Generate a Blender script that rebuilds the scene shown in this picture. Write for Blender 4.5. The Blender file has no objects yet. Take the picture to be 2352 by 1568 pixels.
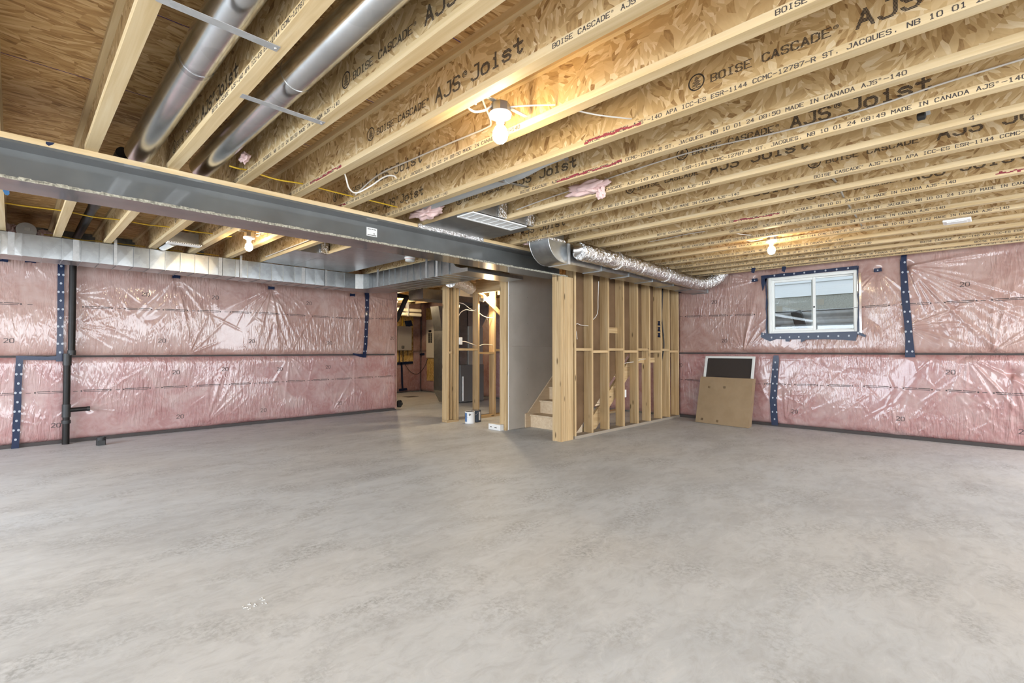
import bpy, math, random
import numpy as np
from mathutils import Vector, Matrix
rnd = random.Random(7)
SC = bpy.context.scene
COL = SC.collection
R = math.radians

# ---------------------------------------------------------------- camera, world, lights, exposure
H = 1.17
cam_d = bpy.data.cameras.new('camera'); cam = bpy.data.objects.new('camera', cam_d); COL.objects.link(cam)
cam.location = (0, 0, H); cam.rotation_euler = (R(90 + 1.134), 0, R(-45.662))
cam_d.sensor_width = 36; cam_d.lens = 36 * 1121.1 / 2352; cam_d.clip_start = .02
SC.camera = cam
SC.view_settings.view_transform = 'Standard'; SC.view_settings.look = 'None'
SC.view_settings.gamma = 1; SC.view_settings.use_curve_mapping = False
SC.view_settings.exposure = 0.0
W = bpy.data.worlds.new('sky'); SC.world = W; W.use_nodes = True
W.node_tree.nodes['Background'].inputs[0].default_value = (.80, .90, 1, 1)
W.node_tree.nodes['Background'].inputs[1].default_value = 2.0
def area(name, loc, rot, sx, sy, power, col):
    l = bpy.data.lights.new(name, 'AREA'); l.shape = 'RECTANGLE'; l.size = sx; l.size_y = sy
    l.energy = power; l.color = col
    o = bpy.data.objects.new(name, l); COL.objects.link(o); o.location = loc; o.rotation_euler = rot
    return o
# daylight through the patio door and windows far behind the camera, plus an added fill on the right
area('daylight_patio_door', (-3.85, 5.2, 1.2), (0, R(-62), 0), 2.0, 5.4, 470, (.80, .90, 1))
area('daylight_rear_window', (2.6, -5.8, 1.5), (R(60), 0, 0), 10.5, 1.9, 800, (.88, .94, 1))
area('daylight_side_window', (-3.85, -2.6, 1.5), (0, R(-60), 0), 1.9, 5.0, 380, (.88, .94, 1))
area('added_fill_right', (8.28, -3.2, 1.75), (0, R(58), 0), 1.1, 3.4, 230, (.92, .96, 1))  # added fill without a wall opening, brightens the stud wall and floor
cy = SC.cycles; cy.max_bounces = 5; cy.diffuse_bounces = 3; cy.glossy_bounces = 3; cy.transmission_bounces = 4; cy.transparent_max_bounces = 6
cy.use_adaptive_sampling = True; cy.adaptive_threshold = .06; cy.adaptive_min_samples = 12; cy.caustics_reflective = False; cy.caustics_refractive = False

# ---------------------------------------------------------------- materials
MAT = {}
def newmat(n):
    m = bpy.data.materials.new(n); m.use_nodes = True; MAT[n] = m
    return m, m.node_tree.nodes, m.node_tree.links, m.node_tree.nodes['Principled BSDF']
def plain(n, col, rough=.6, metal=0., spec=.5, coat=0., emit=None, es=0.):
    m, N, L, b = newmat(n)
    b.inputs['Base Color'].default_value = (*col, 1); b.inputs['Roughness'].default_value = rough
    b.inputs['Metallic'].default_value = metal; b.inputs['Specular IOR Level'].default_value = spec
    b.inputs['Coat Weight'].default_value = coat; b.inputs['Coat Roughness'].default_value = .08
    if emit: b.inputs['Emission Color'].default_value = (*emit, 1); b.inputs['Emission Strength'].default_value = es
    return m
def nd(N, t, **k):
    n = N.new(t)
    for a, v in k.items(): setattr(n, a, v)
    return n
def coords(N, L, scale, rndoff=True, rot=(0, 0, 0)):
    tc = nd(N, 'ShaderNodeTexCoord'); mp = nd(N, 'ShaderNodeMapping'); src = tc.outputs['Object']
    if rndoff:
        oi = nd(N, 'ShaderNodeObjectInfo'); ad = nd(N, 'ShaderNodeVectorMath', operation='ADD')
        ml = nd(N, 'ShaderNodeMath', operation='MULTIPLY'); ml.inputs[1].default_value = 37.
        L.new(oi.outputs['Random'], ml.inputs[0]); L.new(src, ad.inputs[0]); L.new(ml.outputs[0], ad.inputs[1]); src = ad.outputs[0]
    L.new(src, mp.inputs['Vector']); mp.inputs['Scale'].default_value = scale; mp.inputs['Rotation'].default_value = rot
    return mp.outputs['Vector']
def noise(N, L, vec, scale=1, detail=4, rough=.55, dist=0):
    n = nd(N, 'ShaderNodeTexNoise'); n.inputs['Scale'].default_value = scale; n.inputs['Detail'].default_value = detail
    n.inputs['Roughness'].default_value = rough; n.inputs['Distortion'].default_value = dist
    if vec: L.new(vec, n.inputs['Vector'])
    return n
def ramp(N, L, fac, stops):
    r = nd(N, 'ShaderNodeValToRGB'); e = r.color_ramp.elements
    while len(e) < len(stops): e.new(.5)
    for k, (p, c) in enumerate(stops): e[k].position = p; e[k].color = (*c, 1) if len(c) == 3 else c
    L.new(fac, r.inputs[0]); return r
def mix(N, L, a, b, fac, mode='MIX'):
    m = nd(N, 'ShaderNodeMix', data_type='RGBA', blend_type=mode)
    for s, v in ((6, a), (7, b), (0, fac)):
        if hasattr(v, 'is_output'): L.new(v, m.inputs[s])
        else: m.inputs[s].default_value = (*v, 1) if isinstance(v, tuple) else v
    return m.outputs[2]
def bump(N, L, b, h, strength, dist=.01, prev=None):
    n = nd(N, 'ShaderNodeBump'); n.inputs['Strength'].default_value = strength; n.inputs['Distance'].default_value = dist
    L.new(h, n.inputs['Height'])
    if prev: L.new(prev, n.inputs['Normal'])
    L.new(n.outputs[0], b.inputs['Normal']); L.new(n.outputs[0], b.inputs['Coat Normal']); return n.outputs[0]
def tint(N, L, col, amt=.25):
    oi = nd(N, 'ShaderNodeObjectInfo'); mr = nd(N, 'ShaderNodeMapRange')
    mr.inputs[3].default_value = 1 - amt; mr.inputs[4].default_value = 1 + amt * .4; L.new(oi.outputs['Random'], mr.inputs[0])
    return mix(N, L, col, mr.outputs[0], 1.0, 'MULTIPLY')
def wood(n, axis, c0, c1, c2, rough=.62, knots=True, amt=.12):
    m, N, L, b = newmat(n)
    s = [26., 26., 26.]; s[axis] = 1.1
    v = coords(N, L, s); g = noise(N, L, v, 1, 3, .6, .5)
    col = ramp(N, L, g.outputs[0], [(.30, c0), (.5, c1), (.72, c2)]).outputs[0]
    if knots:
        k = [9., 9., 9.]; k[axis] = 2.6
        vo = nd(N, 'ShaderNodeTexVoronoi'); vo.inputs['Scale'].default_value = 1.; L.new(coords(N, L, k), vo.inputs['Vector'])
        kr = ramp(N, L, vo.outputs['Distance'], [(.07, (1, 1, 1)), (.14, (0, 0, 0))])
        col = mix(N, L, col, tuple(x * .42 for x in c0), kr.outputs[0])
    L.new(tint(N, L, col, amt), b.inputs['Base Color']); b.inputs['Roughness'].default_value = rough
    b.inputs['Specular IOR Level'].default_value = .3
    return m
def osb(n, axis, stops, strand=(9, 42, 9), dirn=0., spread=3.1, gw=.55):
    m, N, L, b = newmat(n)
    tc = nd(N, 'ShaderNodeTexCoord'); oi = nd(N, 'ShaderNodeObjectInfo'); ad = nd(N, 'ShaderNodeVectorMath', operation='ADD')
    ml = nd(N, 'ShaderNodeMath', operation='MULTIPLY'); ml.inputs[1].default_value = 23.
    L.new(oi.outputs['Random'], ml.inputs[0]); L.new(tc.outputs['Object'], ad.inputs[0]); L.new(ml.outputs[0], ad.inputs[1])
    cols = []
    for k, sc in enumerate((5.5, 8.5)):
        if k == 0: wn = noise(N, L, ad.outputs[0], 9, 1)
        wv = nd(N, 'ShaderNodeVectorMath', operation='MULTIPLY_ADD')
        L.new(wn.outputs['Color'], wv.inputs[0]); wv.inputs[1].default_value = (.022,) * 3; L.new(ad.outputs[0], wv.inputs[2])
        co = nd(N, 'ShaderNodeTexVoronoi'); co.inputs['Scale'].default_value = sc; L.new(wv.outputs[0], co.inputs['Vector'])
        sp = nd(N, 'ShaderNodeSeparateColor'); L.new(co.outputs['Color'], sp.inputs[0])
        an = nd(N, 'ShaderNodeMapRange'); an.inputs[3].default_value = dirn - spread / 2; an.inputs[4].default_value = dirn + spread / 2
        L.new(sp.outputs[0], an.inputs[0])
        vr = nd(N, 'ShaderNodeVectorRotate', rotation_type='AXIS_ANGLE'); vr.inputs['Axis'].default_value = axis
        L.new(wv.outputs[0], vr.inputs['Vector']); L.new(an.outputs[0], vr.inputs['Angle'])
        mp = nd(N, 'ShaderNodeMapping'); mp.inputs['Scale'].default_value = strand; L.new(vr.outputs[0], mp.inputs['Vector'])
        vo = nd(N, 'ShaderNodeTexVoronoi'); vo.inputs['Scale'].default_value = 1 + k * .7; L.new(mp.outputs[0], vo.inputs['Vector'])
        s2 = nd(N, 'ShaderNodeSeparateColor'); L.new(vo.outputs['Color'], s2.inputs[0])
        gr = noise(N, L, mp.outputs[0], 2.2, 2); av = nd(N, 'ShaderNodeMath', operation='MULTIPLY_ADD')
        av.inputs[1].default_value = gw; L.new(gr.outputs[0], av.inputs[0]); 
        hf = nd(N, 'ShaderNodeMath', operation='MULTIPLY'); hf.inputs[1].default_value = 1.1 - gw; L.new(s2.outputs[1], hf.inputs[0]); L.new(hf.outputs[0], av.inputs[2])
        cols.append((ramp(N, L, av.outputs[0], stops).outputs[0], av.outputs[0], sp.outputs[2]))
    gt = nd(N, 'ShaderNodeMath', operation='GREATER_THAN'); gt.inputs[1].default_value = .5; L.new(cols[1][2], gt.inputs[0])
    c = mix(N, L, cols[0][0], cols[1][0], gt.outputs[0])
    L.new(c, b.inputs['Base Color']); b.inputs['Roughness'].default_value = .6; b.inputs['Specular IOR Level'].default_value = .35
    return m
def galv(n, base=(.62, .64, .65), rough=.33, sp=26, metal=1., bs=.12):
    m, N, L, b = newmat(n)
    v = coords(N, L, (1, 1, 1)); vo = nd(N, 'ShaderNodeTexVoronoi'); vo.inputs['Scale'].default_value = sp; L.new(v, vo.inputs['Vector'])
    s = nd(N, 'ShaderNodeSeparateColor'); L.new(vo.outputs['Color'], s.inputs[0])
    ns = noise(N, L, v, 3, 4)
    c = mix(N, L, tuple(x * .86 for x in base), base, s.outputs[0]); c = mix(N, L, c, tuple(x * .7 for x in base), ramp(N, L, ns.outputs[0], [(.45, (0, 0, 0)), (.8, (.7, .7, .7))]).outputs[0])
    L.new(tint(N, L, c, .22), b.inputs['Base Color']); b.inputs['Metallic'].default_value = metal
    mr = nd(N, 'ShaderNodeMapRange'); mr.inputs[3].default_value = rough - .08; mr.inputs[4].default_value = rough + .10
    L.new(ns.outputs[0], mr.inputs[0]); L.new(mr.outputs[0], b.inputs['Roughness'])
    bump(N, L, b, noise(N, L, v, 5, 2).outputs[0], bs, .02)
    return m
def poly(n, c0, c1, c2, dirs):
    m, N, L, b = newmat(n)
    v = coords(N, L, (1, 1, 1), False)
    n1 = noise(N, L, v, 2.3, 2, .6, .8); n2 = noise(N, L, v, 9, 4, .62, 1.2)
    c = ramp(N, L, n1.outputs[0], [(.3, c0), (.5, c1), (.7, c2)]).outputs[0]
    c = mix(N, L, c, c2, ramp(N, L, n2.outputs[0], [(.45, (0, 0, 0)), (.75, (.8, .8, .8))]).outputs[0])
    c = mix(N, L, c, c0, ramp(N, L, n2.outputs[0], [(.25, (.7, .7, .7)), (.42, (0, 0, 0))]).outputs[0])
    L.new(c, b.inputs['Base Color']); b.inputs['Roughness'].default_value = .5
    b.inputs['Coat Weight'].default_value = .72; b.inputs['Coat Roughness'].default_value = .09; b.inputs['Coat IOR'].default_value = 1.55
    pr = None
    for k, (sc, ro, st, di) in enumerate(dirs):
        w = noise(N, L, coords(N, L, sc, False, ro), 1, 2, .55, .7); msk = noise(N, L, v, 1.5 + k * .6, 0)
        ml = nd(N, 'ShaderNodeMath', operation='MULTIPLY'); L.new(w.outputs[0], ml.inputs[0])
        L.new(ramp(N, L, msk.outputs[0], [(.46, (.06, .06, .06)), (.60, (1, 1, 1))]).outputs[0], ml.inputs[1])
        pr = bump(N, L, b, ml.outputs[0], st, di, pr)
    return m
PINE = ((.42, .28, .135), (.54, .38, .20), (.62, .47, .28))
wood('pine_y', 1, *PINE); wood('pine_z', 2, *PINE); wood('pine_x', 0, *PINE)
FL = ((.53, .38, .19), (.62, .465, .26), (.69, .55, .34))
wood('flange', 1, *FL, knots=False, amt=.14); wood('plate_pine', 0, *FL, knots=False, amt=.05)
wood('stair_oak', 0, (.66, .49, .32), (.73, .57, .39), (.79, .64, .46), knots=False)
osb('osb_web', (1, 0, 0), [(.10, (.25, .135, .05)), (.22, (.46, .30, .13)), (.5, (.57, .395, .19)), (.82, (.65, .475, .25)), (1., (.76, .62, .40))], (13, 40, 13), 0., 3.1, .25)
osb('osb_floor', (0, 0, 1), [(.12, (.17, .08, .025)), (.34, (.42, .235, .085)), (.58, (.56, .345, .145)), (.86, (.70, .49, .25))], (6, 42, 6), 0., .9, .5)
osb('osb_backer', (0, 1, 0), [(.14, (.25, .13, .03)), (.5, (.52, .34, .10)), (.82, (.66, .48, .2))])
galv('galvanized', (.44, .455, .46), .31, 26, 1., .06); galv('galv_dull', (.36, .35, .33), .42, 14); galv('galv_round', (.74, .755, .765), .20, 9, 1., .02)
galv('strap_metal', (.50, .50, .495), .4, 40, .35)
poly('poly_upper', (.30, .160, .135), (.36, .215, .183), (.43, .297, .260), [((26, 26, 4.5), (R(48), R(48), 0), .75, .012), ((40, 40, 8), (R(-35), R(-35), 0), .6, .007)])
poly('poly_lower', (.325, .150, .145), (.385, .212, .203), (.46, .318, .300), [((26, 26, 4.5), (R(-42), R(-42), 0), .9, .013), ((40, 40, 8), (R(30), R(30), 0), .65, .008)])
plain('pink_fluff', (.70, .50, .47), .95, spec=.1); plain('navy_tape', (.006, .015, .05), .38, 0, .3, .12)
plain('tape_print', (.62, .66, .72), .4); plain('black_pipe', (.014, .012, .011), .45, spec=.25); plain('ink', (.05, .04, .035), .7)
plain('ink_web', (.04, .03, .024), .75); plain('ink_poly', (.05, .035, .035), .5); plain('red_paint', (.24, .03, .04), .6)
plain('white_plastic', (.80, .80, .79), .35); plain('white_vinyl', (.74, .76, .74), .3); plain('cable_white', (.72, .68, .62), .5)
plain('cable_yellow', (.72, .47, .03), .45); plain('blue_tape_bit', (.10, .30, .66), .45)
plain('rubber_black', (.02, .02, .02), .5); plain('screw_metal', (.7, .7, .7), .3, 1.)
plain('bulb_glow', (1, .9, .75), .3, emit=(1, .78, .46), es=215.)
plain('bulb_bright', (1, .9, .75), .3, emit=(1, .80, .52), es=850.); plain('dusty_wood', (.33, .28, .22), .9); plain('conduit_grey', (.34, .31, .27), .5); plain('pane_sticker', (.26, .27, .24), .7); plain('chalk_purple', (.10, .05, .16), .8); plain('joint_dark', (.05, .03, .02), .9); plain('dark_gap', (.06, .05, .048), .8)
plain('furnace_grey', (.17, .165, .16), .45, .3); plain('heater_grey', (.36, .34, .31), .4, .2); plain('panel_cream', (.66, .60, .50), .45)
plain('copper', (.6, .3, .16), .3, 1.); plain('yellow_gas', (.65, .42, .02), .4); plain('pvc_cream', (.62, .55, .42), .4)
plain('label_paper', (.78, .78, .76), .5); plain('can_white', (.82, .83, .83), .3); plain('can_blue', (.10, .20, .40), .3); plain('can_navy', (.055, .075, .11), .3)
plain('tin', (.6, .6, .6), .25, 1.); plain('siding_white', (.78, .79, .80), .5); plain('well_dark', (.02, .02, .02), .6)
plain('screen_dark', (.045, .038, .035), .28); plain('soil', (.3, .27, .22), .9); plain('grey_abs', (.45, .47, .48), .4)
def beam_paint():
    m, N, L, b = newmat('beam_grey'); v = coords(N, L, (1, 1, 1), False)
    n1 = noise(N, L, v, 2.2, 3); c = ramp(N, L, n1.outputs[0], [(.35, (.085, .088, .086)), (.65, (.115, .12, .118))]).outputs[0]
    L.new(c, b.inputs['Base Color']); b.inputs['Roughness'].default_value = .25; b.inputs['Specular IOR Level'].default_value = .6
    b.inputs['Coat Weight'].default_value = .5; b.inputs['Coat Roughness'].default_value = .06
def mortar():
    m, N, L, b = newmat('flange_scale'); v = coords(N, L, (1, 1, 1), False); n1 = noise(N, L, v, 60, 5)
    L.new(ramp(N, L, n1.outputs[0], [(.35, (.13, .125, .10)), (.55, (.36, .34, .27)), (.7, (.5, .48, .4))]).outputs[0], b.inputs['Base Color'])
    b.inputs['Roughness'].default_value = .9; bump(N, L, b, n1.outputs[0], .6, .01)
def concrete():
    m, N, L, b = newmat('concrete_floor'); v = coords(N, L, (1, 1, 1), False)
    sw = coords(N, L, (1.0, 1.9, 1), False, (0, 0, R(40)))
    n0 = noise(N, L, v, .45, 2); n1 = noise(N, L, sw, .9, 6, .62, .6); n2 = noise(N, L, v, 38, 3, .7, .3); n3 = noise(N, L, sw, 1.7, 4, .62, .3)
    c = ramp(N, L, n1.outputs[0], [(.28, (.455, .48, .505)), (.50, (.552, .582, .612)), (.72, (.615, .648, .685))]).outputs[0]
    c = mix(N, L, c, (.575, .56, .53), ramp(N, L, n0.outputs[0], [(.42, (0, 0, 0)), (.7, (.6, .6, .6))]).outputs[0])
    pm = nd(N, 'ShaderNodeMath', operation='MULTIPLY')
    L.new(ramp(N, L, n3.outputs[0], [(.47, (0, 0, 0)), (.72, (.95, .95, .95))]).outputs[0], pm.inputs[0])
    L.new(ramp(N, L, n2.outputs[0], [(.42, (0, 0, 0)), (.62, (1, 1, 1))]).outputs[0], pm.inputs[1])
    c = mix(N, L, c, (.30, .31, .315), pm.outputs[0])
    n4 = noise(N, L, sw, 6.5, 5, .72, .8); c = mix(N, L, c, (.40, .41, .42), ramp(N, L, n4.outputs[0], [(.50, (0, 0, 0)), (.70, (.55, .55, .55))]).outputs[0]); c = mix(N, L, c, (.68, .70, .72), ramp(N, L, n4.outputs[0], [(.28, (.5, .5, .5)), (.46, (0, 0, 0))]).outputs[0])
    L.new(c, b.inputs['Base Color']); b.inputs['Specular IOR Level'].default_value = .4
    rr = nd(N, 'ShaderNodeMapRange'); rr.inputs[3].default_value = .40; rr.inputs[4].default_value = .66; L.new(n1.outputs[0], rr.inputs[0]); L.new(rr.outputs[0], b.inputs['Roughness'])
def wallcrete():
    m, N, L, b = newmat('wall_concrete'); v = coords(N, L, (1, 1, 1), False); n1 = noise(N, L, v, 9, 6, .65)
    L.new(ramp(N, L, n1.outputs[0], [(.35, (.10, .10, .095)), (.7, (.24, .235, .22))]).outputs[0], b.inputs['Base Color']); b.inputs['Roughness'].default_value = .9
    m, N, L, b = newmat('parged_concrete'); v = coords(N, L, (1, 1, 1), False); n1 = noise(N, L, v, 40, 6, .65)
    L.new(ramp(N, L, n1.outputs[0], [(.35, (.30, .30, .27)), (.7, (.44, .44, .40))]).outputs[0], b.inputs['Base Color']); b.inputs['Roughness'].default_value = .9
def paper(n, a, bb, sc=3.):
    m, N, L, b = newmat(n); n1 = noise(N, L, coords(N, L, (1, 1, 1)), sc, 5)
    L.new(ramp(N, L, n1.outputs[0], [(.35, a), (.68, bb)]).outputs[0], b.inputs['Base Color']); b.inputs['Roughness'].default_value = .75; b.inputs['Specular IOR Level'].default_value = .25
def foil():
    m, N, L, b = newmat('foil'); v = coords(N, L, (1, 1, 1)); b.inputs['Metallic'].default_value = 1.; b.inputs['Base Color'].default_value = (.78, .77, .76, 1); b.inputs['Roughness'].default_value = .16
    vo = nd(N, 'ShaderNodeTexVoronoi', feature='DISTANCE_TO_EDGE'); vo.inputs['Scale'].default_value = 30; L.new(noise(N, L, v, 4, 3).outputs['Color'], vo.inputs['Vector'])
    p = bump(N, L, b, noise(N, L, v, 22, 3, .6, 1.5).outputs[0], .9, .02); bump(N, L, b, vo.outputs[0], .5, .01, p)
def glass():
    m, N, L, b = newmat('window_glass'); N.remove(b); o = [x for x in N if x.type == 'OUTPUT_MATERIAL'][0]
    t = nd(N, 'ShaderNodeBsdfTransparent'); t.inputs[0].default_value = (.93, .95, .95, 1); g = nd(N, 'ShaderNodeBsdfGlossy'); g.inputs['Roughness'].default_value = .01
    f = nd(N, 'ShaderNodeFresnel'); f.inputs[0].default_value = 1.5; s = nd(N, 'ShaderNodeMixShader')
    L.new(f.outputs[0], s.inputs[0]); L.new(t.outputs[0], s.inputs[1]); L.new(g.outputs[0], s.inputs[2]); L.new(s.outputs[0], o.inputs[0])
    m, N, L, b = newmat('clear_film'); N.remove(b); o = [x for x in N if x.type == 'OUTPUT_MATERIAL'][0]
    t = nd(N, 'ShaderNodeBsdfTransparent'); g = nd(N, 'ShaderNodeBsdfGlossy'); g.inputs['Roughness'].default_value = .12
    s = nd(N, 'ShaderNodeMixShader'); s.inputs[0].default_value = .25
    L.new(t.outputs[0], s.inputs[1]); L.new(g.outputs[0], s.inputs[2]); L.new(s.outputs[0], o.inputs[0])
beam_paint(); mortar(); concrete(); wallcrete(); foil(); glass()
paper('drywall', (.47, .425, .365), (.53, .48, .42)); paper('drywall_back', (.135, .08, .04), (.18, .11, .06)); paper('cardboard', (.29, .205, .12), (.335, .24, .145), 5.)

# ---------------------------------------------------------------- mesh helpers
class MB:
    def __init__(s): s.v = []; s.f = []
    def add(s, vs, fs):
        o = len(s.v); s.v += [tuple(p) for p in vs]; s.f += [tuple(o + i for i in f) for f in fs]; return s
    def box(s, x0, x1, y0, y1, z0, z1):
        return s.add([(x, y, z) for x in (x0, x1) for y in (y0, y1) for z in (z0, z1)],
                     [(0, 1, 3, 2), (4, 6, 7, 5), (0, 4, 5, 1), (2, 3, 7, 6), (0, 2, 6, 4), (1, 5, 7, 3)])
    def obox(s, a, b, up, w, t):              # bar from a to b; w along up, t across
        a, b = Vector(a), Vector(b); d = (b - a).normalized(); sd = d.cross(Vector(up)).normalized(); u = sd.cross(d)
        vs = [p + u * i * w / 2 + sd * j * t / 2 for p in (a, b) for i in (-1, 1) for j in (-1, 1)]
        return s.add(vs, [(0, 1, 3, 2), (4, 6, 7, 5), (0, 4, 5, 1), (2, 3, 7, 6), (0, 2, 6, 4), (1, 5, 7, 3)])
    def tube(s, pts, r, n=8, caps=True, rad=None):
        pts = [Vector(p) for p in pts]; rings = []; up = None
        for i, p in enumerate(pts):
            d = (pts[min(i + 1, len(pts) - 1)] - pts[max(i - 1, 0)]).normalized()
            if up is None: up = Vector((0, 0, 1)) if abs(d.z) < .9 else Vector((1, 0, 0))
            sd = d.cross(up).normalized(); up = sd.cross(d).normalized(); rr = rad[i] if rad else r
            rings.append([p + (sd * math.cos(2 * math.pi * k / n) + up * math.sin(2 * math.pi * k / n)) * rr for k in range(n)])
        fs = [(i * n + k, i * n + (k + 1) % n, (i + 1) * n + (k + 1) % n, (i + 1) * n + k) for i in range(len(pts) - 1) for k in range(n)]
        if caps: fs += [tuple(range(n - 1, -1, -1)), tuple((len(pts) - 1) * n + k for k in range(n))]
        return s.add([q for r_ in rings for q in r_], fs)
    def lathe(s, prof, c, n=20, axis=(0, 0, 1)):
        ax = Vector(axis).normalized(); a = ax.orthogonal().normalized(); b = ax.cross(a)
        vs = [Vector(c) + ax * h + (a * math.cos(2 * math.pi * k / n) + b * math.sin(2 * math.pi * k / n)) * r for r, h in prof for k in range(n)]
        fs = [(i * n + k, i * n + (k + 1) % n, (i + 1) * n + (k + 1) % n, (i + 1) * n + k) for i in range(len(prof) - 1) for k in range(n)]
        fs += [tuple(range(n - 1, -1, -1)), tuple((len(prof) - 1) * n + k for k in range(n))]
        return s.add(vs, fs)
    def prism(s, poly, conv, d0, d1):         # poly list of 2d, conv(a,b,d)->3d
        n = len(poly)
        vs = [conv(a, b, d0) for a, b in poly] + [conv(a, b, d1) for a, b in poly]
        return s.add(vs, [tuple(range(n - 1, -1, -1)), tuple(range(n, 2 * n))] + [(i, (i + 1) % n, n + (i + 1) % n, n + i) for i in range(n)])
    def build(s, name, mat, parent=None, smooth=False, bevel=0, **kw):
        me = bpy.data.meshes.new(name); me.from_pydata(s.v, [], s.f); me.update()
        import bmesh
        if kw.get('fix', True):
            bm = bmesh.new(); bm.from_mesh(me); bmesh.ops.recalc_face_normals(bm, faces=bm.faces); bm.to_mesh(me); bm.free()
        if smooth:
            for p in me.polygons: p.use_smooth = True
            me.set_sharp_from_angle(angle=R(42))
        return link(name, me, mat, parent, bevel)
def link(name, me, mat, parent=None, bevel=0):
    me.materials.append(MAT[mat]); o = bpy.data.objects.new(name, me); COL.objects.link(o); par(o, parent)
    if bevel:
        b = o.modifiers.new('bevel', 'BEVEL'); b.width = bevel; b.segments = 2; b.limit_method = 'ANGLE'
    return o
LOC = {}
def par(o, parent):
    if parent is not None:
        o.parent = parent
        if parent.name in LOC: o.matrix_parent_inverse = Matrix.Translation(-LOC[parent.name])
def thing(name, label, cat, loc=(0, 0, 0), group=None):
    o = bpy.data.objects.new(name, None); COL.objects.link(o); o.location = loc; o.empty_display_size = .1; LOC[o.name] = Vector(loc)
    return tag(o, label, cat, group)
def tag(o, label=None, cat=None, group=None, kind=None):
    for k, v in (('label', label), ('category', cat), ('group', group), ('kind', kind)):
        if v: o[k] = v
    return o
def struct(o, label=None): o['kind'] = 'structure'; return tag(o, label) if label else o
def smooth_path(pts, n=8):
    P = [Vector(p) for p in pts]; P = [P[0] * 2 - P[1]] + P + [P[-1] * 2 - P[-2]]; out = []
    for i in range(1, len(P) - 2):
        for k in range(n):
            t = k / n; a, b, c, d = P[i - 1:i + 3]
            out.append(.5 * ((2 * b) + (c - a) * t + (2 * a - 5 * b + 4 * c - d) * t * t + (3 * b - a - 3 * c + d) * t ** 3))
    return out + [P[-2]]

# ---------------------------------------------------------------- stroke lettering
GL = {'A': '002640,1232', 'B': '00063645443303,3342413000', 'C': '4536160501103041', 'D': '00062645412000', 'E': '46060040,0333', 'H': '0006,4046,0343',
 'I': '1636,2620,1030', 'J': '4641301001,2646', 'M': '0006234640', 'N': '00064046', 'O': '103041453616050110', 'P': '00063645443303', 'Q': '103041453616050110,2240',
 'R': '00063645443303,2340', 'S': '453616050413334241301001', 'T': '0646,2620', 'U': '060110304146', '0': '103041453616050110', '1': '152620,1030',
 '2': '05163645440040', '3': '051636454433,1333,334241301001', '4': '30360242', '5': '460604344341301001', '7': '064610', '8': '133342413010010213,133344453616050413',
 '9': '0110304145361605041343', '-': '0343', '.': '2021', ':': '2122,2425', 'r': '12324345361605031 2'.replace(' ', ''), 'o': '103041433414030110', 'i': '142420,1030,2526',
 's': '43341403123241301001', 't': '26213041,0444', '"': '1516,3536', 'd': '4640,403010010314344 3'.replace(' ', ''), 'u': '040110304044', 'l': '2620', 'v': '042044', 'K': '0006,4603,0340'}
GL['r'] = '1232434536160503' + '12,1315353433,2433'
def glyph_runs(ch, rows, thick, fill):
    segs = []
    for st in GL[ch].split(','):
        p = [(int(st[i]), int(st[i + 1])) for i in range(0, len(st), 2)]
        segs += list(zip(p[:-1], p[1:]))
    out = []; nx = 30; xs = np.linspace(-.5, 4.5, nx)
    for r in range(rows):
        y = -.4 + 6.8 * (r + .5) / rows; dmin = np.full(nx, 9.)
        for (x0, y0), (x1, y1) in segs:
            dx, dy = x1 - x0, y1 - y0; t = np.clip(((xs - x0) * dx + (y - y0) * dy) / (dx * dx + dy * dy), 0, 1)
            dmin = np.minimum(dmin, np.hypot(xs - x0 - t * dx, y - y0 - t * dy))
        on = dmin < thick / 2; i = 0; hh = 6.8 / rows * fill / 2
        while i < nx:
            if on[i]:
                j = i
                while j + 1 < nx and on[j + 1]: j += 1
                out.append((xs[i] - .08, xs[j] + .08, y - hh, y + hh)); i = j + 1
            else: i += 1
    return out
GC = {}
def text_quads(txt, h, pitch, rows=8, thick=.95, fill=1.0, slant=0.):
    q = []; w = pitch * .70 / 4; s = h / 6
    for k, ch in enumerate(txt):
        if ch == ' ' or ch not in GL: continue
        key = (ch, rows + 4, .5, 1.) if ch == 'r' else (ch, rows, thick, fill)
        if key not in GC: GC[key] = glyph_runs(*key)
        if ch == 'r':
            for x0, x1, y0, y1 in GC[key]: q.append(tuple((k * pitch + (.2 + x * .62) * w, (2.6 + y * .58) * s) for x, y in ((x0, y0), (x1, y0), (x1, y1), (x0, y1))))
            continue
        for x0, x1, y0, y1 in GC[key]:
            q.append(((k * pitch + x0 * w, y0 * s), (k * pitch + x1 * w, y0 * s), (k * pitch + x1 * w, y1 * s), (k * pitch + x0 * w, y1 * s)))
    return q
def place_quads(mb, quads, fn):
    for q in quads: mb.add([fn(a, b) for a, b in q], [(0, 1, 2, 3)])
def logo_quads(d):
    q = []; r = d / 2; n = 24
    for k in range(n):
        a0, a1 = 2 * math.pi * k / n, 2 * math.pi * (k + 1) / n
        q.append(((r * math.cos(a0), r * math.sin(a0)), (r * math.cos(a1), r * math.sin(a1)), (.84 * r * math.cos(a1), .84 * r * math.sin(a1)), (.84 * r * math.cos(a0), .84 * r * math.sin(a0))))
    for i in range(11):                       # striped tree
        y = -.68 + i * .125; wd = [.62, .10, .55, .46, .30, .50, .38, .22, .30, .2, .09][i]
        q.append(((-wd * r, y * r), (wd * r, y * r), (wd * r, (y + .08) * r), (-wd * r, (y + .08) * r)))
    return q
galv('well_steel', (.78, .79, .80), .5, 20, .2)

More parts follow.
